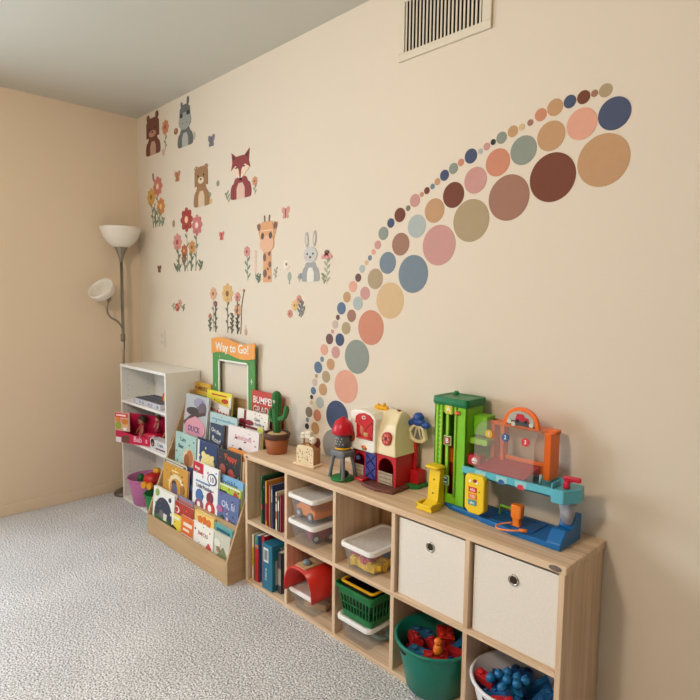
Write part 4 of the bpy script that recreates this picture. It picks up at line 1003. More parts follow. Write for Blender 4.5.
b.box(.002, -.001, .0, .05, .0, .035, bp_((220, 222, 226))); b.box(.055, -.001, .004, .12, .0, .05, bp_((110, 70, 56))); b.disc(.36, .045, .03, -.001, 0, bp_((60, 30, 50))); b.box(.40, -.001, .02, .47, 0, .03, bp_((240, 190, 204)))
b.build('box_print', t)
b = MB(); b.loft([rrect(.15, .06, .02, .015, 4, .27, .06), rrect(.17, .07, .02, .04, 4, .27, .06), rrect(.12, .06, .02, .07, 4, .27, .06), rrect(.08, .05, .02, .075, 4, .27, .06)], mat((190, 24, 60), rough=.25, key='pink_car_plastic'))
b.disc(.21, .03, .022, .02, .028, bp_((50, 30, 40))); b.disc(.33, .03, .022, .02, .028, bp_((50, 30, 40))); b.build('doll_car', t)
ca, sa = math.cos(DBA), math.sin(DBA)
for (dx, dyy, dz, sk, hr, dr, lab) in ((.165, .07, .0515, (176, 120, 90), (50, 34, 30), (196, 60, 84), 'doll with dark hair next to the printed card of the magenta box'), (.285, .09, .0765, (206, 150, 120), (110, 50, 40), (150, 40, 70), 'middle doll with reddish hair in the magenta box'), (.40, .07, .0515, (196, 140, 110), (40, 30, 30), (206, 80, 90), 'right doll with black hair in the magenta box')):
    dz = .0515 if dz < .06 else dz
    d = thing('doll', lab, 'doll', (DBX + dx * ca - dyy * sa, DBY + dx * sa + dyy * ca, .443 + (.0085 if dz < .06 else .0765)))
    k = 1.15 if dz < .06 else .75
    d.scale = (k, k, k)
    b = MB(); b.lathe([(.03, 0), (.026, .03), (.012, .07), (.014, .09), (.01, .1)], 0, 0, mat(dr, rough=.6, key='doll_dress'), n=16); b.build('dress', d)
    b = MB(); b.ball((0, 0, .118), .022, mat(sk, rough=.5, key='doll_skin')); b.build('head', d)
    b = MB(); b.ball((0, .008, .127), .0265, mat(hr, rough=.7, key='doll_hair')); b.build('hair', d)
    b = MB(); b.ball((-.009, -.021, .12), .0028, mat((30, 24, 24), key='doll_eye')); b.ball((.009, -.021, .12), .0028, mat((30, 24, 24), key='doll_eye')); b.build('eyes', d)
    for sx in (-1, 1):
        b = MB(); b.tube([(sx * .012, 0, .09), (sx * .03, -.01, .06), (sx * .034, -.02, .04)], .006, mat(sk, rough=.5, key='doll_skin'), n=8); b.build('arm', d)
t = thing('toy_box', 'white toy package with a dark haired portrait, beside the magenta box', 'toy box', (-1.04, -.205, .443), math.radians(2))
MB().box(-.1, -.03, 0, .1, .03, .07, mat((214, 214, 216), rough=.4, var=.02, key='white_card')).build('box_body', t, bev=.001)
b = MB(); b.disc(-.06, .05, .03, -.034, -.03, mat((214, 214, 216), rough=.4, key='white_card'), n=20); b.disc(-.06, .05, .024, -.035, -.03, mat((48, 38, 42), rough=.6, key='box_print'), rz=.026); b.disc(-.06, .042, .011, -.0356, -.03, mat((190, 130, 110), rough=.6, key='box_print'))
b.text('Crafts', .03, mat((70, 96, 120), rough=.5, key='box_print'), XZ(.03, -.0306, .045), .0002); b.box(-.03, -.0306, .012, .09, -.03, .022, mat((120, 60, 90), rough=.5, key='box_print')); b.build('box_print', t)
t = thing('toy_case', 'dark blue flat case standing at the back of the middle shelf', 'toy case', (-.985, -.045, .443))
MB().box(-.055, -.02, 0, .055, .02, .2, mat((46, 50, 84), rough=.5, var=.1, key='dark_case_plastic')).build('case_body', t, bev=.006)
MB().box(-.03, -.022, .14, .03, -.02, .17, mat((150, 156, 180), rough=.5, key='case_label')).build('case_label', t)
# buckets at the bottom
tub(-1.335, -.170, .0205, .088, .128, .185, (196, 116, 168), 'toy_bucket', 'pink plastic bucket of toys at the foot of the white bookcase', hole_a=(-PI * .72,), cat='bucket', sy=1.)
tub(-1.093, -.20, .0205, .074, .096, .14, (24, 132, 66), 'toy_bucket', 'green plastic bucket of toys beside the pink bucket', hole_a=(-PI * .6,), cat='bucket')
def lump(name, label, loc, parts, rz=0):
    t = thing(name, label, 'toy', loc, rz)
    for nm, fn in parts:
        b = MB(); fn(b); b.build(nm, t)
rm = mat((190, 34, 30), rough=.3, key='red_plastic'); ym = mat((232, 160, 40), rough=.35, key='amber_plastic'); gm = mat((40, 110, 50), rough=.4, key='leaf_plastic'); pm_ = mat((130, 70, 130), rough=.4, key='purple_plastic')
fr = None
for i in range(9):
    a = 2.4 * i; r_ = .022 * math.sqrt(i)
    loc = (-1.335 + r_ * math.cos(a), -.170 + r_ * math.sin(a), .055)
    if fr is None:
        fr = thing('toy_ball', 'purple play ball low in the pink bucket', 'toy ball', loc, group='purple balls in the pink bucket'); b = MB(); b.ball((0, 0, 0), .03, pm_); b.build('ball_body', fr)
    else: dup(fr, loc)
fr2 = None
for i in range(9):
    a = 2.4 * i + 1; r_ = .026 * math.sqrt(i); loc = (-1.335 + r_ * math.cos(a), -.170 + r_ * math.sin(a), .112)
    if fr2 is None:
        fr2 = thing('toy_leaf', 'dark green toy leaf piece in the pink bucket', 'toy', loc, group='leaf pieces in the pink bucket'); b = MB(); b.ball((0, 0, 0), .03, gm, sc=(1, .7, .6)); b.build('leaf_body', fr2)
    else: dup(fr2, loc, rot=(.3 * i, .2, i))
lump('toy_truck', 'red toy truck tipped on top of the pink and green buckets', (-1.185, -.19, .20), [
    ('truck_body', lambda b: b.loft([rrect(.07, .1, .012, 0), rrect(.09, .13, .016, .02), rrect(.085, .12, .016, .05), rrect(.06, .08, .014, .065)], rm)),
    ('wheel', lambda b: b.disc(-.02, 0, .022, -.08, -.062, ym)), ('wheel', lambda b: b.disc(.03, -.0, .022, -.08, -.062, ym)),
    ('truck_cab', lambda b: b.loft([rrect(.05, .04, .008, .055, cy=.02), rrect(.04, .03, .008, .09, cy=.02)], ym))], .3)
lump('toy_cup', 'amber yellow toy cup on the green bucket', (-1.085, -.20, .137), [('cup_body', lambda b: b.lathe([(.028, 0), (.034, .03), (.036, .05), (.032, .05), (.026, .006)], 0, 0, ym)), ('handle', lambda b: b.tube([(.034, 0, .04), (.055, 0, .035), (.055, 0, .018), (.03, 0, .012)], .004, ym))], 1)
lump('toy_brick', 'red toy brick filling the green bucket below the cup', (-1.093, -.20, .027), [('brick_body', lambda b: b.loft([rrect(.09, .09, .012, 0), rrect(.1, .1, .012, .1)], rm)), ('stud', lambda b: b.lathe([(.02, .1), (.02, .105), (.014, .107)], 0, 0, rm))])
lump('toy_tree', 'small green toy tree standing at the left in the pink bucket', (-1.385, -.195, .13), [('tree_crown', lambda b: b.ball((0, 0, .05), .03, gm, sc=(.9, .9, 1.2))), ('trunk', lambda b: b.lathe([(.008, 0), (.007, .03)], 0, 0, mat((120, 90, 56), key='trunk_plastic')))])

# ================================================================== floor lamp
LX, LY = -1.668, -.178
MT = mat((150, 142, 130), rough=.3, metal=.9, var=.03, key='brushed_nickel')
GL = mat((236, 230, 220), rough=.3, var=.01, key='frosted_glass'); 
g = GL.node_tree.nodes['Principled BSDF']; g.inputs['Subsurface Weight'].default_value = .15; g.inputs['Subsurface Radius'].default_value = (.02, .02, .02)
lamp = thing('floor_lamp', 'brushed metal floor lamp, glass bowl shade and reading arm, in corner', 'lamp', (LX, LY, 0))
b = MB(); b.lathe([(.086, 0), (.087, .008), (.08, .02), (.05, .036), (.018, .045), (.012, .06)], 0, 0, mat((120, 110, 100), rough=.35, metal=.7, key='dark_nickel'), n=40); b.build('base', lamp)
ZS = P(121, 259, 1, LY).z; ZT = P(119, 228, 1, LY).z
b = MB(); b.tube([(0, 0, .05), (0, 0, ZS + .01)], .0095, MT, n=14); b.build('pole', lamp)
b = MB(); b.tube([(.017, .0, 1.05), (.017, 0, 1.62)], .005, MT, n=8); b.build('side_rod', lamp)
b = MB(); b.lathe([(.011, ZS - .03), (.014, ZS), (.022, ZS + .03), (.04, ZS + .07), (.055, ZS + .095), (.05, ZS + .095)], 0, 0, MT, n=28); b.build('shade_holder', lamp)
hz = ZT - ZS - .075; z0 = ZS + .075; rr = .134
pr = [(.035, z0), (.062, z0 + hz * .10), (.094, z0 + hz * .30), (.117, z0 + hz * .57), (.130, z0 + hz * .85), (rr, z0 + hz)]
pin = [(r - .004, z + .003) for r, z in pr][::-1]
b = MB(); b.lathe(pr + pin, 0, 0, GL, n=44); b.build('lamp_shade', lamp)
# reading arm
def lw_(u, v, dx=0): 
    p = P(u, v, 0, LX + dx); return Vector((dx, p.y - LY, p.z))
pth = [lw_(123.6, 337, .012), lw_(123, 329, .012), lw_(118.5, 321.5, .012), lw_(111, 318, .012), lw_(107.3, 313, .012), lw_(106.8, 306, .012), lw_(109, 300, .012)]
sm = []
for i in range(len(pth) - 1):
    for k in range(5): sm.append(pth[i].lerp(pth[i + 1], k / 5))
sm.append(pth[-1])
for _ in range(3): sm = [sm[0]] + [(sm[i - 1] + sm[i] * 2 + sm[i + 1]) / 4 for i in range(1, len(sm) - 1)] + [sm[-1]]
b = MB(); b.tube(sm, .007, MT, n=10); b.build('reading_arm', lamp)
b = MB(); b.lathe([(.016, sm[0].z - .03), (.016, sm[0].z + .02)], 0, 0, MT, n=16); b.build('arm_clamp', lamp)
tip = lw_(109.5, 299.5, .012); ctr = lw_(97, 284, .06)
ax = (ctr - tip).normalized(); L = .115
rotm = ax.to_track_quat('Z', 'X').to_matrix().to_4x4()
b = MB(); b.T = Matrix.Translation(tip) @ rotm
b.lathe([(.006, -.01), (.02, .01), (.034, .04), (.03, .045)], 0, 0, MT, n=20); b.build('reading_socket', lamp)
b = MB(); b.T = Matrix.Translation(tip) @ rotm
q1 = [(.03, .03), (.055, .045), (.072, L * .5), (.084, L * .8), (.089, L)]
b.lathe(q1 + [(r - .004, z + .002) for r, z in q1][::-1], 0, 0, GL, n=32); b.build('reading_shade', lamp)
# ================================================================== things on the cube shelf
S = SH + .0003
def pm(c, rough=.32, key='toy_plastic', **k): return mat(c, rough=rough, key=key, var=.02, **k)
# cactus
CG = mat((54, 116, 62), rough=.85, var=.18, scale=90, bump=.4, key='cactus_plush')
cac = thing('toy_cactus', 'green plush cactus toy with white eyes in a terracotta brown pot', 'toy', (.085, -.152, S))
cac.scale = (.9, .9, .98)
TCT = mat((158, 88, 46), rough=.6, var=.08, key='terracotta_plastic'); TCD = mat((88, 58, 44), rough=.6, var=.05, key='dark_rim_plastic'); SND = mat((206, 172, 124), rough=.9, var=.08, scale=120, key='sand_felt')
b = MB(); b.lathe([(.056, 0), (.058, .004), (.070, .078), (.066, .078), (.05, .01)], 0, 0, TCT, n=36, sy=.95); b.build('pot', cac)
b = MB(); b.lathe([(.069, .074), (.073, .076), (.076, .1), (.073, .104), (.068, .104), (.067, .078)], 0, 0, TCD, n=36, sy=.95); b.build('pot_rim', cac)
b = MB(); b.lathe([(.067, .09), (.05, .1), (.02, .104), (.001, .105)], 0, 0, SND, n=30, sy=.95); b.build('sand_disc', cac)
def ribbed(b, path, radii, n=36, ribs=9, k=.07):
    path = [Vector(p) for p in path]; loops = []
    for i, p in enumerate(path):
        t = (path[min(i + 1, len(path) - 1)] - path[max(i - 1, 0)]).normalized(); up = Vector((0, 1, 0)); a = t.cross(up).normalized(); c = a.cross(t)
        loops.append([p + (a * math.cos(2 * PI * j / n) + c * math.sin(2 * PI * j / n)) * radii[i] * (1 + k * math.cos(ribs * 2 * PI * j / n)) for j in range(n)])
    b.loft(loops, CG)
b = MB(); ribbed(b, [(0, 0, .1), (0, 0, .14), (-.002, 0, .19), (-.003, 0, .24), (-.003, 0, .27), (-.002, 0, .295), (-.001, 0, .308), (0, 0, .314)], [.020, .021, .022, .026, .027, .024, .016, .003]); b.build('cactus_body', cac)
def arm(pts, rad):
    b = MB(); ribbed(b, pts, rad, n=24, ribs=6); b.build('cactus_arm', cac)
arm([(.015, 0, .175), (.045, 0, .180), (.068, 0, .192), (.080, 0, .212), (.084, 0, .232), (.085, 0, .246), (.085, 0, .25)], [.011, .013, .014, .015, .015, .010, .003])
arm([(-.02, 0, .155), (-.04, 0, .158), (-.053, 0, .168), (-.058, 0, .19), (-.058, 0, .21), (-.058, 0, .218)], [.010, .011, .012, .012, .010, .003])
EW = pm((236, 234, 226)); EK = pm((24, 24, 24))
for sx in (-.014, .010):
    b = MB(); b.ball((sx - .002, -.026, .262), .0085, EW); b.build('eye', cac)
    b = MB(); b.ball((sx - .002, -.0335, .262), .0038, EK); b.build('pupil', cac)
b = MB(); b.tube([(-.014, -.025, .236), (-.003, -.028, .23), (.008, -.026, .237)], .002, EK, n=6); b.build('mouth', cac)

# wooden toy with speckled front
WF = mat((232, 214, 178), rough=.5, var=.03, key='cream_veneer'); WS = wood((186, 138, 92), (160, 112, 70), 'z', key='beech_side')
px0 = P(295.5, 460.5, 1, -.2).x; 
wt = thing('wooden_toy', 'wooden toy with speckled cream front and white faced beads on top', 'toy', (.352, -.172, S), math.radians(8))
wt.scale = (.84, .84, .84)
b = MB(); b.box(-.078, -.045, 0, .075, .04, .012, mat((236, 210, 176), rough=.5, var=.02, key='pale_wood')); b.build('base_board', wt, bev=.003)
pts = [(-.062, .012), (.062, .012), (.062, .07)]
for k in range(9): a = PI / 2 * k / 8; pts.append((.036 + .026 * math.cos(a) , .092 + .022 * math.sin(a)))
for k in range(9): a = PI / 2 + PI / 2 * k / 8; pts.append((-.034 + .028 * math.cos(a), .086 + .028 * math.sin(a)))
b = MB(); b.prism(pts, -.03, .028, WS); b.build('toy_body', wt, bev=.003)
b = MB(); b.prism([(x * .985, .012 + (z - .012) * .985) for x, z in pts], -.032, -.0295, WF); b.build('front_face', wt)
rnd = random.Random(5); b = MB(); cs = [(120, 96, 80), (196, 120, 100), (104, 120, 124), (90, 84, 80), (206, 160, 120)]
for k in range(46):
    x, z = rnd.uniform(-.054, .054), rnd.uniform(.02, .098); c = mat(cs[k % 5], rough=.5, key='speckle_print'); r = rnd.uniform(.002, .0045)
    b.disc(x, z, r, -.0326, -.0315, c, n=8, rz=r * rnd.uniform(.5, 1.1), a=rnd.uniform(0, 3))
b.build('speckle_pattern', wt)
for (x, z, w, h, f) in ((-.03, .148, .03, .03, 0), (.008, .152, .04, .036, 1)):
    b = MB(); b.tube([(x, -.005, .1), (x, -.005, z)], .006, WS, n=10); b.build('peg', wt)
    b = MB(); b.box(x - w / 2, -.022, z - .002, x + w / 2, .01, z + h, mat((234, 226, 206), rough=.5, var=.02, key='white_bead_paint')); hh = b.build('face_bead', wt, bev=.006, seg=3)
    b = MB()
    for sx in (-.008, .008): b.disc(x + sx, z + h * .62, .0028, -.0228, -.021, EK, n=10)
    b.disc(x, z + h * .36, .003, -.0228, -.021, pm((150, 80, 60)), n=10, rz=.002); b.build('face_print', wt)
b = MB(); b.tube([(.042, -.012, .1), (.042, -.012, .13)], .006, WS, n=10); b.build('peg', wt)
b = MB(); b.ball((.042, -.014, .145), .021, mat((234, 226, 206), rough=.5, var=.02, key='white_bead_paint'), n=20, sc=(1, .9, 1)); b.build('face_bead', wt)
b = MB(); b.disc(.04, .146, .004, -.0345, -.031, EK, n=10); b.build('face_print', wt)
b = MB(); b.ball((.052, .014, .125), .02, pm((116, 48, 34)), n=18, sc=(.8, .8, 1.5)); b.build('red_bead', wt)
b = MB(); b.ball((.012, -.02, .108), .016, pm((196, 150, 100)), n=16, sc=(1.2, .6, .8)); b.build('wood_bead', wt)

# ---------------------------------------------------------------- farm play set
FRX = .735
farm = thing('toy_barn', 'toy barn play set, red walls and cream roof on a brown base', 'toy', (FRX, -.09, S))
RED = pm((196, 28, 36)); CRM = mat((236, 220, 180), rough=.4, var=.02, key='cream_plastic'); WHT = pm((240, 236, 224)); BRN = mat((110, 64, 52), rough=.5, var=.1, key='brown_plastic'); BLU = pm((66, 72, 150)); GRB = mat((30, 124, 58), rough=.45, var=.06, key='green_plastic')
yf, yb = -.06, .072; xl, xr = -.118, .125      # relative to farm origin (front at y = -.15)
b = MB(); b.prism([(-.14, -.03), (-.055, -.072), (-.01, -.115), (.07, -.125), (.15, -.105), (.145, .07), (-.15, .07)], 0, .014, BRN, plane='xy'); b.build('ground_mat', farm, bev=.003)
b = MB(); b.prism([(.10, .0), (.155, .0), (.178, .02), (.178, .085), (.10, .085)], 0, .016, GRB, plane='xy'); b.build('grass_base', farm, bev=.003)
# lower walls with openings
zb0, zt0 = .014, .142
def archpoly(x0, x1, z0, z1, n=10):
    r = (x1 - x0) / 2; c = (x0 + x1) / 2
    return [(x0, z0)] + [(c - r * math.cos(PI * k / n), z1 - r + r * math.sin(PI * k / n)) for k in range(n + 1)] + [(x1, z0)]
b = MB()
A1 = (-.105, -.048); A2 = (.032, .112)
def wall_arch(xa, xb2, x0, x1, z1):
    """wall piece between xa and xb2 with an arched opening x0..x1"""
    r = (x1 - x0) / 2; c = (x0 + x1) / 2; n = 12
    arc = [(c - r * math.cos(PI * k / n), z1 - r + r * math.sin(PI * k / n)) for k in range(n + 1)]
    for k in range(n):
        (ax_, az), (bx, bz) = arc[k], arc[k + 1]
        b.prism([(ax_, az), (bx, bz), (bx, zt0), (ax_, zt0)], yf, yf + .008, RED)
    if x0 > xa: b.box(xa, yf, zb0, x0, yf + .008, zt0, RED)
    if xb2 > x1: b.box(x1, yf, zb0, xb2, yf + .008, zt0, RED)
wall_arch(xl, -.042, A1[0], A1[1], .112); wall_arch(.022, xr, A2[0], A2[1], .122)
b.box(-.042, yf, .12, .022, yf + .008, zt0, RED)
b.box(xl, yf + .008, zb0, xl + .006, yb - .006, zt0, RED); b.box(xr - .006, yf + .008, zb0, xr, yb - .006, zt0, RED); b.box(xl, yb - .006, zb0, xr, yb, zt0, RED)
b.build('barn_walls', farm, bev=.001)
b = MB(); b.box(-.040, yf - .004, zb0 + .004, .020, yf + .002, .128, BLU); b.build('barn_door', farm, bev=.002)
b = MB(); DK = pm((44, 46, 110))
b.tube([(-.036, yf - .005, .024), (.016, yf - .005, .07)], .0025, DK, n=6); b.tube([(.016, yf - .005, .024), (-.036, yf - .005, .07)], .0025, DK, n=6); b.tube([(-.036, yf - .005, .075), (.016, yf - .005, .12)], .0025, DK, n=6); b.tube([(.016, yf - .005, .075), (-.036, yf - .005, .12)], .0025, DK, n=6)
b.build('door_braces', farm)
GT = mat((176, 160, 136), rough=.5, var=.12, scale=80, key='stall_gate_print')
for (x0, x1, zz) in ((A1[0] + .002, A1[1] - .002, .052), (A2[0] + .002, A2[1] - .002, .05)):
    b = MB(); b.box(x0, yf - .004, zb0 + .002, x1, yf + .002, zz + .014, GT)
    for k in range(3): b.box(x0 + .004, yf - .0055, zb0 + .008 + k * .016, x1 - .004, yf - .004, zb0 + .014 + k * .016, mat((140, 122, 100), rough=.5, key='gate_slat'))
    b.build('stall_gate', farm, bev=.001)
b = MB(); b.tube([(-.088, yf - .001, .102), (-.074, yf - .012, .098)], .004, pm((50, 90, 140)), n=8); b.ball((-.07, yf - .014, .098), .012, pm((50, 96, 150)), sc=(1, .7, .9)); b.build('blue_bird', farm)
b = MB(); b.box(-.062, yf - .048, .014, -.012, yf - .006, .024, RED); b.build('door_ramp', farm, bev=.003)
# roof: gambrel with the ridge running along the wall
gy = [(yf - .012, .136), (yf - .006, .2), (yf + .012, .258), (yf + .045, .298), ((yf + yb) / 2, .312), (yb - .035, .298), (yb - .008, .255), (yb + .006, .2), (yb + .008, .136)]
gy2 = [(y * .96 + .0003, z - .006 if z > .14 else z) for y, z in gy]
b = MB()
ng = len(gy); vs = [(-.012, y, z) for y, z in gy] + [(xr + .006 - .032 * max(0, (z - .136) / .18) ** 1.6, y, z) for y, z in gy]
b.add(vs, [tuple(range(ng)), tuple(range(2 * ng - 1, ng - 1, -1))] + [(k, ng + k, ng + (k + 1) % ng, (k + 1) % ng) for k in range(ng)], CRM)
b.build('roof', farm, bev=.006, seg=3)
# white gabled loft front
b = MB(); gx = [(xl - .016, .134), (.018, .134), (.030, .142), (.030, .275), (.01, .296), (-.03, .303), (-.08, .302), (xl + .006, .294), (xl + .004, .2), (xl - .010, .165)]
b.prism(gx, yf - .022, yb, WHT); b.build('loft_front', farm, bev=.005, seg=3)
b = MB(); ly = yf - .024
lp = [(-.072, .186), (.018, .186), (.020, .272), (.0, .289), (-.03, .295), (-.06, .289), (-.078, .276), (-.080, .25), (-.072, .247)]
b.prism(lp, ly - .003, ly + .004, RED); b.build('loft_door', farm, bev=.002)
b = MB(); RD2 = pm((216, 70, 66))
b.tube([(-.068, ly - .004, .192), (.014, ly - .004, .262)], .003, RD2, n=6); b.tube([(.014, ly - .004, .192), (-.068, ly - .004, .262)], .003, RD2, n=6); b.tube([(-.07, ly - .004, .19), (.016, ly - .004, .19)], .003, RD2, n=6)
b.ball((-.038, ly - .004, .222), .016, pm((206, 110, 80)), sc=(.8, .3, 1.3)); b.ball((-.015, ly - .004, .208), .013, pm((196, 150, 90)), sc=(1.2, .3, .8)); b.build('loft_door_relief', farm)
b = MB(); b.T = Matrix.Translation((-.028, ly - .0035, .277)) @ Matrix.Rotation(PI / 2, 4, 'X'); b.loft([ring(0, 0, 0, .011, 20, .0075), ring(0, 0, .002, .011, 20, .0075), ring(0, 0, .002, .007, 20, .0045), ring(0, 0, 0, .007, 20, .0045)], WHT, cap0=False, cap1=False); b.build('oval_badge', farm)
b = MB(); b.disc(-.104, .188, .021, ly - .002, ly + .003, pm((196, 84, 60)), n=24, rz=.026)
for k in range(8): a = k * PI / 4; b.disc(-.104 + .012 * math.cos(a), .188 + .015 * math.sin(a), .0035, ly - .003, ly - .001, pm((222, 160, 90)), n=8)
b.build('round_plaque', farm)
# red round window in the cream roof
b = MB(); wy = yf - .011
b.T = Matrix.Translation((.082, wy + .002, .205)) @ Matrix.Rotation(math.radians(-6), 4, 'X')
b.disc(0, 0, .024, -.004, .008, pm((176, 40, 40)), n=28, rz=.027)
for k in range(6): a = k * PI / 3; b.disc(.013 * math.cos(a), .015 * math.sin(a), .0055, -.006, -.003, pm((214, 120, 90)), n=10)
b.disc(0, 0, .006, -.006, -.003, pm((110, 30, 34)), n=14); b.build('round_window', farm)
b = MB()
for (x, z, c) in ((-.038, .152, (206, 60, 40)), (-.026, .154, (230, 150, 40)), (-.032, .144, (90, 140, 60)), (-.02, .146, (200, 60, 60))): b.disc(x, z, .006, ly - .001, ly + .003, pm(c), n=10)
b.build('flower_sticker', farm)
b = MB()
for (x, z, r) in ((-.04, .30, .011), (-.022, .303, .013), (-.002, .304, .014), (.016, .302, .012), (-.03, .314, .007), (.004, .318, .008)): b.ball((x, -.0, z + .006), r, YEL)
b.build('rooster_vane', farm)
b = MB(); b.ball((.085, -.0, .312), .006, pm((120, 60, 40)), sc=(1.6, 1, .7)); b.build('roof_peg', farm)
# red shed with dovecote post at the right end
b = MB(); b.box(xr, .03, .015, .166, .078, .07, RED); b.build('shed', farm, bev=.002)
b = MB(); b.box(xr + .0002, .048, .016, xr + .012, .066, .19, RED); b.build('side_post', farm, bev=.003)
b = MB(); b.ball((xr + .008, .055, .195), .014, pm((150, 24, 34)), sc=(1.1, .8, .8)); b.build('post_knob', farm)
dx, dz, dy = .152, .225, .04
b = MB(); op = [(-.046, .002), (-.036, -.026), (-.008, -.04), (.028, -.038), (.046, -.022), (.032, .026), (.010, .038), (-.022, .036)]
ip = [(x * .68, z * .68) for x, z in op]
n = len(op); vs = [(dx + x, y, dz + z) for y in (dy - .008, dy + .012) for x, z in op + ip]; fs = []
for k in range(n):
    k2 = (k + 1) % n; M2 = 2 * n
    fs += [(k, k2, n + k2, n + k), (M2 + k, M2 + n + k, M2 + n + k2, M2 + k2), (k, M2 + k, M2 + k2, k2), (n + k, n + k2, M2 + n + k2, M2 + n + k)]
b.add(vs, fs, CRM); b.build('wheel_frame', farm, bev=.003)
b = MB(); b.prism([(dx + x * .68, dz + z * .68) for x, z in op], dy + .002, dy + .008, mat((110, 110, 106), rough=.4, var=.1, key='grey_screen')); b.tube([(dx - .018, dy, dz - .026), (dx - .004, dy, dz + .026)], .004, CRM, n=6); b.tube([(dx + .02, dy, dz - .026), (dx + .002, dy, dz + .026)], .004, CRM, n=6); b.build('window_bars', farm)
b = MB(); bl = pm((36, 74, 150)); b.ball((dx + .002, dy + .002, dz + .062), .025, bl, sc=(1, .8, .9)); b.ball((dx - .034, dy + .002, dz + .036), .018, bl, sc=(1.4, .8, .7)); b.ball((dx + .036, dy + .002, dz + .036), .018, bl, sc=(1.4, .8, .8)); b.ball((dx, dy + .002, dz + .045), .03, bl, sc=(1.3, .7, .6)); b.build('blue_cap', farm)
b = MB(); b.tube([(xr + .008, .055, .195), (dx - .02, dy + .012, dz - .03)], .006, CRM, n=8); b.build('cap_bracket', farm)

# ---------------------------------------------------------------- silo tower
GRY = mat((116, 120, 124), rough=.45, var=.08, key='grey_plastic')
silo = thing('toy_silo', 'grey toy water tower with red dome on green base', 'toy', (.607, -.200, S))
silo.scale = (.87, .87, .99)
b = MB(); b.lathe([(.055, 0), (.057, .008), (.052, .012)], .0, 0, GRB, n=32, sy=1.05); b.build('green_base', silo)
for (sx, sy) in ((-1, -1), (1, -1), (1, 1), (-1, 1)):
    b = MB(); b.tube([(sx * .047, sy * .04, .01), (sx * .043, sy * .036, .05), (sx * .035, sy * .031, .09), (sx * .032, sy * .028, .11)], [.010, .0085, .009, .011], GRY, n=8); b.build('leg', silo)
b = MB(); b.loft([rrect(.09, .08, .016, .104, 4), rrect(.100, .09, .018, .112, 4), rrect(.100, .09, .018, .124, 4), rrect(.088, .08, .016, .13, 4)], GRY, smooth=False); b.build('platform', silo, bev=.001)
GR2 = mat((96, 96, 98), rough=.4, var=.1, key='dark_grey_plastic')
b = MB(); b.lathe([(.037, .129), (.037, .204), (.034, .207)], 0, 0, GR2, n=30); b.build('tank', silo)
b = MB(); b.lathe([(.0385, .134), (.0385, .142)], 0, 0, YEL, n=30, cap0=False, cap1=False)
for k in range(10):
    a = -2.2 + .16 * k; b.box(.0372 * math.cos(a) - .0012, .0372 * math.sin(a) - .0012, .155 + .012 * (k % 3), .0372 * math.cos(a) + .0012, .0372 * math.sin(a) + .0012, .160 + .012 * (k % 3), EW)
b.build('tank_sticker', silo)
b = MB(); b.lathe([(.050, .198), (.053, .204), (.052, .216), (.047, .234), (.037, .250), (.022, .261), (.010, .266), (.008, .271), (.001, .273)], 0, 0, pm((200, 24, 44)), n=34); b.build('dome', silo)
b = MB(); b.ball((.02, -.0, .028), .017, pm((24, 52, 44)), sc=(1, 1, .9)); b.build('round_knob', silo)

# ---------------------------------------------------------------- garage play set
GX, GY0 = 1.05, -.10
gar = thing('toy_garage', 'toy car garage, lime green tower, blue base and orange ramp', 'toy', (1.3, -.11, S))
gx = lambda x: x - 1.3
gyy = lambda y: y + .11
gz = lambda z: z - S
LG = pm((124, 196, 40)); LG2 = mat((150, 206, 60), rough=.3, var=.03, key='lime_plastic'); DG = mat((16, 116, 66), rough=.35, var=.05, key='dark_green_plastic'); BL = mat((22, 108, 176), rough=.35, var=.04, key='blue_plastic'); TQ = pm((92, 182, 200)); YL = pm((242, 206, 36)); OR = pm((240, 112, 30)); 
G_ = lambda b, nm, **k: b.build(nm, gar, **k)
def gbox(b, x0, y0, z0, x1, y1, z1, mt): return b.box(gx(x0), gyy(y0), gz(z0), gx(x1), gyy(y1), gz(z1), mt)
# base
b = MB(); b.prism([(gx(x), gyy(y)) for x, y in ((1.085, -.05), (1.085, -.13), (1.12, -.155), (1.25, -.168), (1.275, -.178), (1.33, -.182), (1.40, -.196), (1.52, -.198), (1.52, -.05))], 0, .018, BL, plane='xy'); G_(b, 'base_plate', bev=.003)
b = MB(); b.box(gx(1.30), gyy(-.17), .0175, gx(1.46), gyy(-.06), .0215, mat((30, 92, 150), rough=.4, var=.05, key='road_plastic')); 
for k in range(4): b.box(gx(1.31 + .036 * k), gyy(-.085), .021, gx(1.335 + .036 * k), gyy(-.08), .024, BL)
G_(b, 'base_road', bev=.001)
# end block
b = MB(); b.prism([(gyy(-.20), 0), (gyy(-.055), 0), (gyy(-.055), .085), (gyy(-.10), .085), (gyy(-.118), .05), (gyy(-.165), .055), (gyy(-.20), .02)], gx(1.518), gx(1.566), BL, plane='yz'); G_(b, 'end_block', bev=.004)
b = MB(); b.loft([rrect(.03, .035, .008, .062, 3, gx(1.545), gyy(-.112)), rrect(.048, .05, .012, .145, 3, gx(1.545), gyy(-.118))], mat((170, 170, 176), rough=.5, var=.12, scale=90, key='patterned_grey_plastic'), smooth=True); G_(b, 'support_cone')
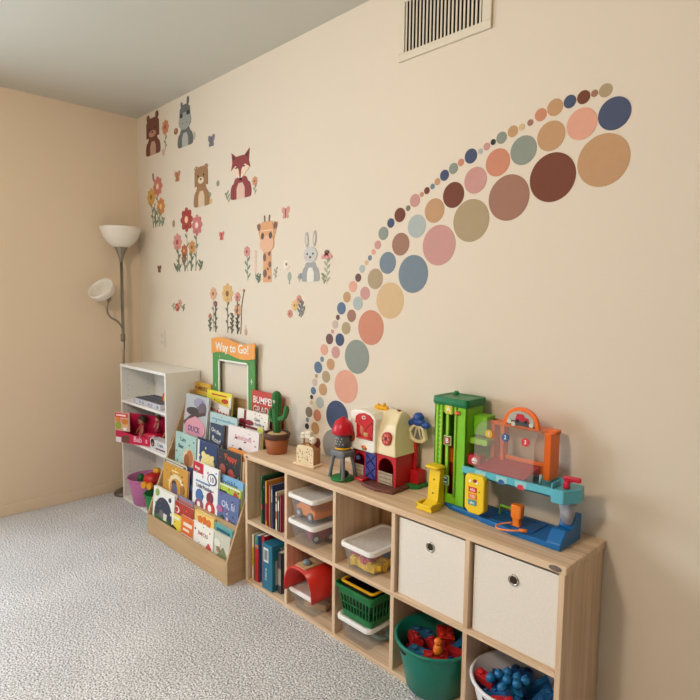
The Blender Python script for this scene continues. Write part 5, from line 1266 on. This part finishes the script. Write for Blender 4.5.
# tower
tx0, tx1, ty0, ty1, tz0, tz1 = 1.041, 1.180, -.145, -.035, S + .018, 1.036
b = MB()
gbox(b, tx0, ty0, tz0, tx0 + .03, ty0 + .006, tz1, LG); gbox(b, tx1 - .040, ty0, tz0, tx1, ty0 + .006, tz1, LG)
gbox(b, tx0 + .048, ty0 + .004, tz0, tx0 + .060, ty0 + .016, tz1, LG2)
gbox(b, tx0, ty0, tz0, tx0 + .006, ty1, tz1, LG); gbox(b, tx1 - .006, ty0, tz0, tx1, ty1, tz1, LG); gbox(b, tx0, ty1 - .005, tz0, tx1, ty1, tz1, LG)
gbox(b, tx0 + .03, ty0, tz0, tx1 - .040, ty0 + .006, tz0 + .035, LG); gbox(b, tx0 + .03, ty0, tz1 - .03, tx1 - .040, ty0 + .006, tz1, LG)
G_(b, 'tower', bev=.0015)
b = MB(); gbox(b, tx0 + .008, ty0 + .055, tz0 + .002, tx1 - .008, ty0 + .06, .87, pm((170, 40, 30))); gbox(b, tx0 + .008, ty0 + .05, .81, tx1 - .008, ty0 + .056, .86, OR); gbox(b, tx0 + .01, ty0 + .02, tz0 + .006, tx1 - .01, ty0 + .056, tz0 + .012, pm((150, 34, 30))); G_(b, 'lift_car')
for xx in (tx0 + .034, tx1 - .044, tx0 + .016):
    b = MB(); b.tube([(gx(xx), gyy(ty0 - .002), gz(tz0) + .03), (gx(xx), gyy(ty0 - .002), gz(tz1))], .0042, LG2, n=8); G_(b, 'corner_rail')
b = MB()
for k in range(14): gbox(b, tx0 + .018, ty0 - .0025, tz1 - .03 - .017 * k, tx0 + .030, ty0 - .0005, tz1 - .026 - .017 * k, mat((176, 222, 110), rough=.3, key='pale_lime_plastic'))
G_(b, 'lift_rack')
b = MB(); b.loft([rrect(tx1 - tx0 + .012, ty1 - ty0 + .014, .014, gz(tz1) - .003, 4, gx((tx0 + tx1) / 2), gyy((ty0 + ty1) / 2)), rrect(tx1 - tx0 + .018, ty1 - ty0 + .02, .016, gz(tz1) + .008, 4, gx((tx0 + tx1) / 2), gyy((ty0 + ty1) / 2)), rrect(tx1 - tx0 + .014, ty1 - ty0 + .016, .014, gz(tz1) + .027, 4, gx((tx0 + tx1) / 2), gyy((ty0 + ty1) / 2)), rrect(tx1 - tx0 - .02, ty1 - ty0 - .02, .01, gz(tz1) + .022, 4, gx((tx0 + tx1) / 2), gyy((ty0 + ty1) / 2))], DG, smooth=False); G_(b, 'tower_roof', bev=.003)
b = MB()
b.ball((gx(tx0 + .02), gyy(ty1 - .004), gz(tz1) + .024), .012, DG)
G_(b, 'roof_knob')
# letter tiles
def tile(txt, x, z, w, h, c, c2, tc, nm='letter_tile', y=None):
    y = ty0 - .007 if y is None else y
    b = MB(); gbox(b, x - w / 2, y, z - h / 2, x + w / 2, y + .006, z + h / 2, c); G_(b, nm, bev=.003)
    b = MB(); gbox(b, x - w * .38, y - .001, z - h * .38, x + w * .38, y + .001, z + h * .38, c2); b.text(txt, h * .72, tc, XZ(gx(x), gyy(y - .0014), gz(z)), .0004); G_(b, nm + '_print')
WW = pm((244, 244, 238))
tile('A', tx0 + .066, 1.02, .034, .036, pm((176, 196, 60)), pm((206, 190, 60)), WW)
tile('B', tx0 + .064, .905, .034, .036, pm((170, 196, 120)), pm((150, 44, 40)), WW)
tile('C', tx0 + .058, .757, .034, .038, pm((150, 200, 120)), pm((24, 92, 110)), WW)
b = MB(); b.ball((gx(tx0 + .104), gyy(ty0 - .006), gz(1.012)), .009, pm((214, 90, 60)), sc=(1.3, .6, .8)); G_(b, 'orange_stud')
# green gallery at the side of the tower
b = MB(); gbox(b, tx1, -.10, .935, 1.235, -.045, 1.005, LG); gbox(b, tx1, -.12, .905, 1.25, -.045, .925, LG2); gbox(b, tx1, -.06, .84, 1.25, -.045, .905, mat((80, 140, 40), rough=.4, key='shaded_lime_plastic')); G_(b, 'side_gallery', bev=.002)  # the low rear panel is painted darker for the shade under the ledge
b = MB(); gbox(b, tx1 + .001, -.135, .832, 1.235, -.1, .868, pm((190, 36, 50))); G_(b, 'red_plate', bev=.003)
b = MB(); b.disc(gx(1.212), gz(.85), .011, gyy(-.1365), gyy(-.135), WW, n=16); b.box(gx(1.204), gyy(-.1372), gz(.845), gx(1.22), gyy(-.136), gz(.848), pm((190, 36, 50))); G_(b, 'car_badge')
# yellow slide on the left front
b = MB(); b.prism([(gyy(-.235), .002), (gyy(-.150), .002), (gyy(-.150), .148), (gyy(-.176), .146), (gyy(-.188), .03), (gyy(-.235), .012)], gx(1.048), gx(1.096), YL, plane='yz'); G_(b, 'yellow_slide', bev=.002)
b = MB(); b.box(gx(1.038), gyy(-.240), .001, gx(1.108), gyy(-.185), .012, YL)
for s in (1.038, 1.101): b.box(gx(s), gyy(-.240), .012, gx(s + .007), gyy(-.185), .028, YL)
b.box(gx(1.038), gyy(-.240), .012, gx(1.108), gyy(-.234), .024, YL); G_(b, 'slide_tray', bev=.002)
b = MB(); b.loft([rrect(.052, .045, .01, .145, 3, gx(1.072), gyy(-.172)), rrect(.066, .052, .012, .153, 3, gx(1.070), gyy(-.174)), rrect(.054, .044, .012, .158, 3, gx(1.070), gyy(-.174))], YL, smooth=False); G_(b, 'slide_top', bev=.003)
b = MB()
for z in (.055, .105): b.disc(gx(1.072), z, .003, gyy(-.1885 + .006 * (z > .1)), gyy(-.172), pm((120, 110, 20)), n=10)
G_(b, 'screw_holes')
# blue track and end box
TZ0, TZ1 = .808, .836
b = MB(); gbox(b, 1.190, -.178, TZ0, 1.53, -.172, TZ1, TQ); gbox(b, 1.190, -.178, TZ0, 1.53, -.055, TZ0 + .006, TQ); gbox(b, 1.24, -.058, TZ0, 1.53, -.052, TZ1, TQ); G_(b, 'track', bev=.0015)
b = MB()
for (x, c1, c2) in ((1.265, (236, 210, 70), (226, 190, 60)), (1.345, (44, 92, 150), (60, 110, 160)), (1.415, (206, 50, 70), (220, 70, 90))):
    b = MB(); gbox(b, x - .02, -.1788, TZ0 + .004, x + .02, -.178, TZ1 - .003, pm((150, 206, 214)))
    b.disc(gx(x), gz(.815), .011, gyy(-.1795), gyy(-.1787), pm(c1), n=14, rz=.008); b.disc(gx(x - .008), gz(.811), .005, gyy(-.18), gyy(-.1787), pm(c2), n=10); b.disc(gx(x + .008), gz(.811), .005, gyy(-.18), gyy(-.1787), pm(c2), n=10)
    G_(b, 'track_sticker')
b = MB(); b.prism([(gx(1.520), gyy(-.185)), (gx(1.560), gyy(-.185)), (gx(1.590), gyy(-.13)), (gx(1.580), gyy(-.08)), (gx(1.520), gyy(-.08))], gz(.795), gz(.838), TQ, plane='xy'); gbox(b, 1.520, -.185, .838, 1.526, -.13, .856, TQ); G_(b, 'track_end', bev=.003)
b = MB(); gbox(b, 1.545, -.160, .838, 1.562, -.138, .862, pm((200, 30, 60))); b.T = Matrix.Translation((gx(1.560), gyy(-.135), gz(.866))) @ Matrix.Rotation(math.radians(12), 4, 'Z'); b.box(-.022, -.007, -.008, .030, .007, .008, pm((200, 30, 60))); G_(b, 'red_lever', bev=.004)
b = MB(); b.tube([(gx(1.468), gyy(-.15), gz(.831)), (gx(1.468), gyy(-.15), gz(.862))], .0045, mat((150, 180, 180), rough=.3, key='pale_blue_plastic'), n=10); G_(b, 'track_pin')
# orange housing with clear cover
ox0, ox1, oz0, oz1 = 1.236, 1.478, .832, .992
b = MB()
gbox(b, ox0, -.075, oz0, ox0 + .016, -.035, oz1, OR); gbox(b, ox1 - .024, -.108, oz0, ox1, -.045, oz1 - .004, OR); gbox(b, ox0, -.078, oz1 - .014, ox1, -.035, oz1, OR)
gbox(b, ox0 + .016, -.06, oz0, ox1 - .024, -.045, oz0 + .03, OR); gbox(b, 1.278, -.08, oz0, 1.292, -.045, oz1, OR); gbox(b, 1.292, -.07, oz0 + .03, 1.46, -.06, oz0 + .045, OR)
G_(b, 'orange_housing', bev=.003)
b = MB(); b.prism([(gyy(-.165), gz(oz0)), (gyy(-.06), gz(oz0)), (gyy(-.06), gz(.862)), (gyy(-.165), gz(.838))], gx(ox0 + .004), gx(1.42), pm((186, 46, 66)), plane='yz'); G_(b, 'red_ramp', bev=.002)
b = MB(); CP = clear((206, 200, 192), .14, .1, key='clear_cover_plastic')
sec = [(-.17, .832), (-.17, .955), (-.163, .975), (-.148, .988), (-.12, .994), (-.075, .995)]
v0 = [(gx(x), gyy(y), gz(z)) for x in (ox0 - .004, ox1 - .026) for y, z in sec]; ns = len(sec)
b.add(v0, [(k, k + 1, ns + k + 1, ns + k) for k in range(ns - 1)], CP, True)
v1 = [(gx(x), gyy(y + .002), gz(z - .002)) for x in (ox0 - .004, ox1 - .026) for y, z in sec]
b.add(v1, [(k, ns + k, ns + k + 1, k + 1) for k in range(ns - 1)], CP, True)
for x in (ox0 - .004, ox1 - .026): b.add([(gx(x), gyy(y), gz(z)) for y, z in sec] + [(gx(x), gyy(-.075), gz(.832))], [tuple(range(ns + 1))], CP)
G_(b, 'clear_cover')
for (tx, x, z, c) in (('1', 1.288, .966, (222, 176, 60)), ('2', 1.350, .965, (50, 92, 150)), ('3', 1.422, .962, (214, 56, 60))):
    b = MB(); b.disc(gx(x), gz(z), .0135, gyy(-.1725), gyy(-.1705), pm(c), n=22); b.text(tx, .019, WW, XZ(gx(x), gyy(-.173), gz(z)), .0004); G_(b, 'number_badge')
# arched sign with a car
n = 14; sp = [(1.365 + .066 * math.cos(PI * k / n), .988 + .07 * math.sin(PI * k / n) ** .8) for k in range(n + 1)]
b = MB(); b.prism([(gx(x), gz(z)) for x, z in sp], gyy(-.102), gyy(-.088), OR); G_(b, 'arched_sign', bev=.003)
b = MB(); s2 = [(1.365 + .051 * math.cos(PI * k / n), .996 + .050 * math.sin(PI * k / n) ** .8) for k in range(n + 1)]
yy = -.1035
b.prism([(gx(x), gz(z)) for x, z in s2], gyy(yy), gyy(-.101), pm((176, 176, 166)))
b.prism([(gx(1.312), gz(.996)), (gx(1.42), gz(.996)), (gx(1.40), gz(1.012)), (gx(1.33), gz(1.012))], gyy(yy - .001), gyy(-.101), pm((76, 80, 84)))
b.prism([(gx(1.345), gz(1.012)), (gx(1.397), gz(1.012)), (gx(1.394), gz(1.024)), (gx(1.38), gz(1.026)), (gx(1.375), gz(1.036)), (gx(1.352), gz(1.036))], gyy(yy - .002), gyy(-.101), pm((198, 36, 60)))
for x in (1.355, 1.386): b.disc(gx(x), gz(1.012), .006, gyy(yy - .003), gyy(-.101), pm((30, 30, 34)), n=12)
for (x, z) in ((1.325, 1.006), (1.34, 1.0), (1.405, 1.004)): b.disc(gx(x), gz(z), .008, gyy(yy - .0025), gyy(-.101), pm((210, 206, 190)), n=10)
G_(b, 'sign_print')
# yellow talking panel
b = MB(); pp = [(1.214, .70), (1.232, .684), (1.274, .684), (1.292, .70), (1.292, .808), (1.284, .82), (1.222, .82), (1.214, .808)]
b.prism([(gx(x), gz(z)) for x, z in pp], gyy(-.196), gyy(-.165), YL); G_(b, 'yellow_panel', bev=.005, seg=3)
b = MB(); yy = -.1965
for (z, c, tx) in ((.768, (214, 50, 60), '456'), (.745, (232, 120, 60), '123'), (.723, (80, 150, 170), 'abc')):
    gbox(b, 1.232, yy - .0015, z - .009, 1.264, yy + .001, z + .009, pm(c)); b.text(tx, .014, WW, XZ(gx(1.248), gyy(yy - .002), gz(z)), .0003)
b.disc(gx(1.256), gz(.800), .008, gyy(yy - .0015), gyy(yy), pm((150, 30, 30)), n=16, rz=.006); b.disc(gx(1.236), gz(.797), .005, gyy(yy - .0015), gyy(yy), WW, n=12); b.disc(gx(1.262), gz(.796), .006, gyy(yy - .001), gyy(yy), WW, n=12)
b.disc(gx(1.274), gz(.765), .0022, gyy(yy - .001), gyy(yy), EK, n=8)
G_(b, 'panel_print')
# small green frame on the base, and the orange pump
b = MB(); b.tube([(gx(1.30), gyy(-.1), .02), (gx(1.30), gyy(-.1), .05), (gx(1.36), gyy(-.1), .05), (gx(1.36), gyy(-.1), .02)], .005, LG, n=8); G_(b, 'green_gate')
b = MB(); PX_ = 1.395; PY_ = -.155
b.loft([rrect(.032, .026, .005, .021, 2, gx(PX_), gyy(PY_)), rrect(.026, .022, .005, .03, 2, gx(PX_), gyy(PY_)), rrect(.026, .022, .005, .044, 2, gx(PX_), gyy(PY_)), rrect(.038, .026, .006, .05, 2, gx(PX_), gyy(PY_)), rrect(.040, .028, .006, .088, 2, gx(PX_), gyy(PY_)), rrect(.034, .024, .006, .092, 2, gx(PX_), gyy(PY_))], pm((240, 128, 30)), smooth=False); G_(b, 'fuel_pump', bev=.001)
hs = [(PX_ - .012, PY_ - .012, .03), (PX_ - .035, PY_ - .03, .026), (PX_ - .048, PY_ - .055, .022), (PX_ - .03, PY_ - .075, .022), (PX_ + .01, PY_ - .07, .026), (PX_ + .045, PY_ - .045, .030)]
hp = []
for i in range(len(hs) - 1):
    for k in range(6): hp.append(Vector(hs[i]).lerp(Vector(hs[i + 1]), k / 6))
for _ in range(6): hp = [hp[0]] + [(hp[i - 1] + hp[i] * 2 + hp[i + 1]) / 4 for i in range(1, len(hp) - 1)] + [hp[-1]]
b = MB(); b.tube([(gx(p[0]), gyy(p[1]), p[2]) for p in hp], .0032, pm((244, 150, 90)), n=8); e = hp[-1]; b.tube([(gx(e[0]) - .004, gyy(e[1]), e[2]), (gx(e[0]) + .02, gyy(e[1]) + .006, e[2] + .003)], .0055, pm((240, 128, 30)), n=8); G_(b, 'pump_hose')

# ================================================================== light
wd = bpy.data.worlds.new('daylight'); bpy.context.scene.world = wd; wd.use_nodes = True
wd.node_tree.nodes['Background'].inputs[0].default_value = (.75, .87, 1, 1); wd.node_tree.nodes['Background'].inputs[1].default_value = .3
def area(name, loc, rot, sx, sy, e, c):
    l = bpy.data.lights.new(name, 'AREA'); l.shape = 'RECTANGLE'; l.size = sx; l.size_y = sy; l.energy = e; l.color = c
    o = bpy.data.objects.new(name, l); C.objects.link(o); o.location = loc; o.rotation_euler = rot
    return o
# daylight through the window of the far wall, left of the picture
area('window_daylight', (XL - .02, wm, (wz0 + wz1) / 2), (0, math.radians(-82), 0), wz1 - wz0 - .1, wy1 - wy0 - .1, 80, (.72, .87, 1.0))
# ceiling lamp of the room
LPX, LPY = 1.0, -2.6
cl = thing('ceiling_lamp', 'round flush ceiling lamp with warm glass diffuser', 'lamp', (LPX, LPY, H))
b = MB(); b.lathe([(.17, -.002), (.175, -.02), (.165, -.03)], 0, 0, WHITE, n=32); b.build('lamp_plate', cl)
l = bpy.data.lights.new('ceiling_bulb', 'POINT'); l.shadow_soft_size = .14; l.energy = 88; l.color = (1, .82, .66)
o = bpy.data.objects.new('ceiling_bulb', l); C.objects.link(o); o.location = (LPX, LPY, H - .22)
sc = bpy.context.scene
sc.view_settings.view_transform = 'Standard'; sc.view_settings.look = 'None'; sc.view_settings.gamma = 1; sc.view_settings.use_curve_mapping = False
sc.view_settings.exposure = .03
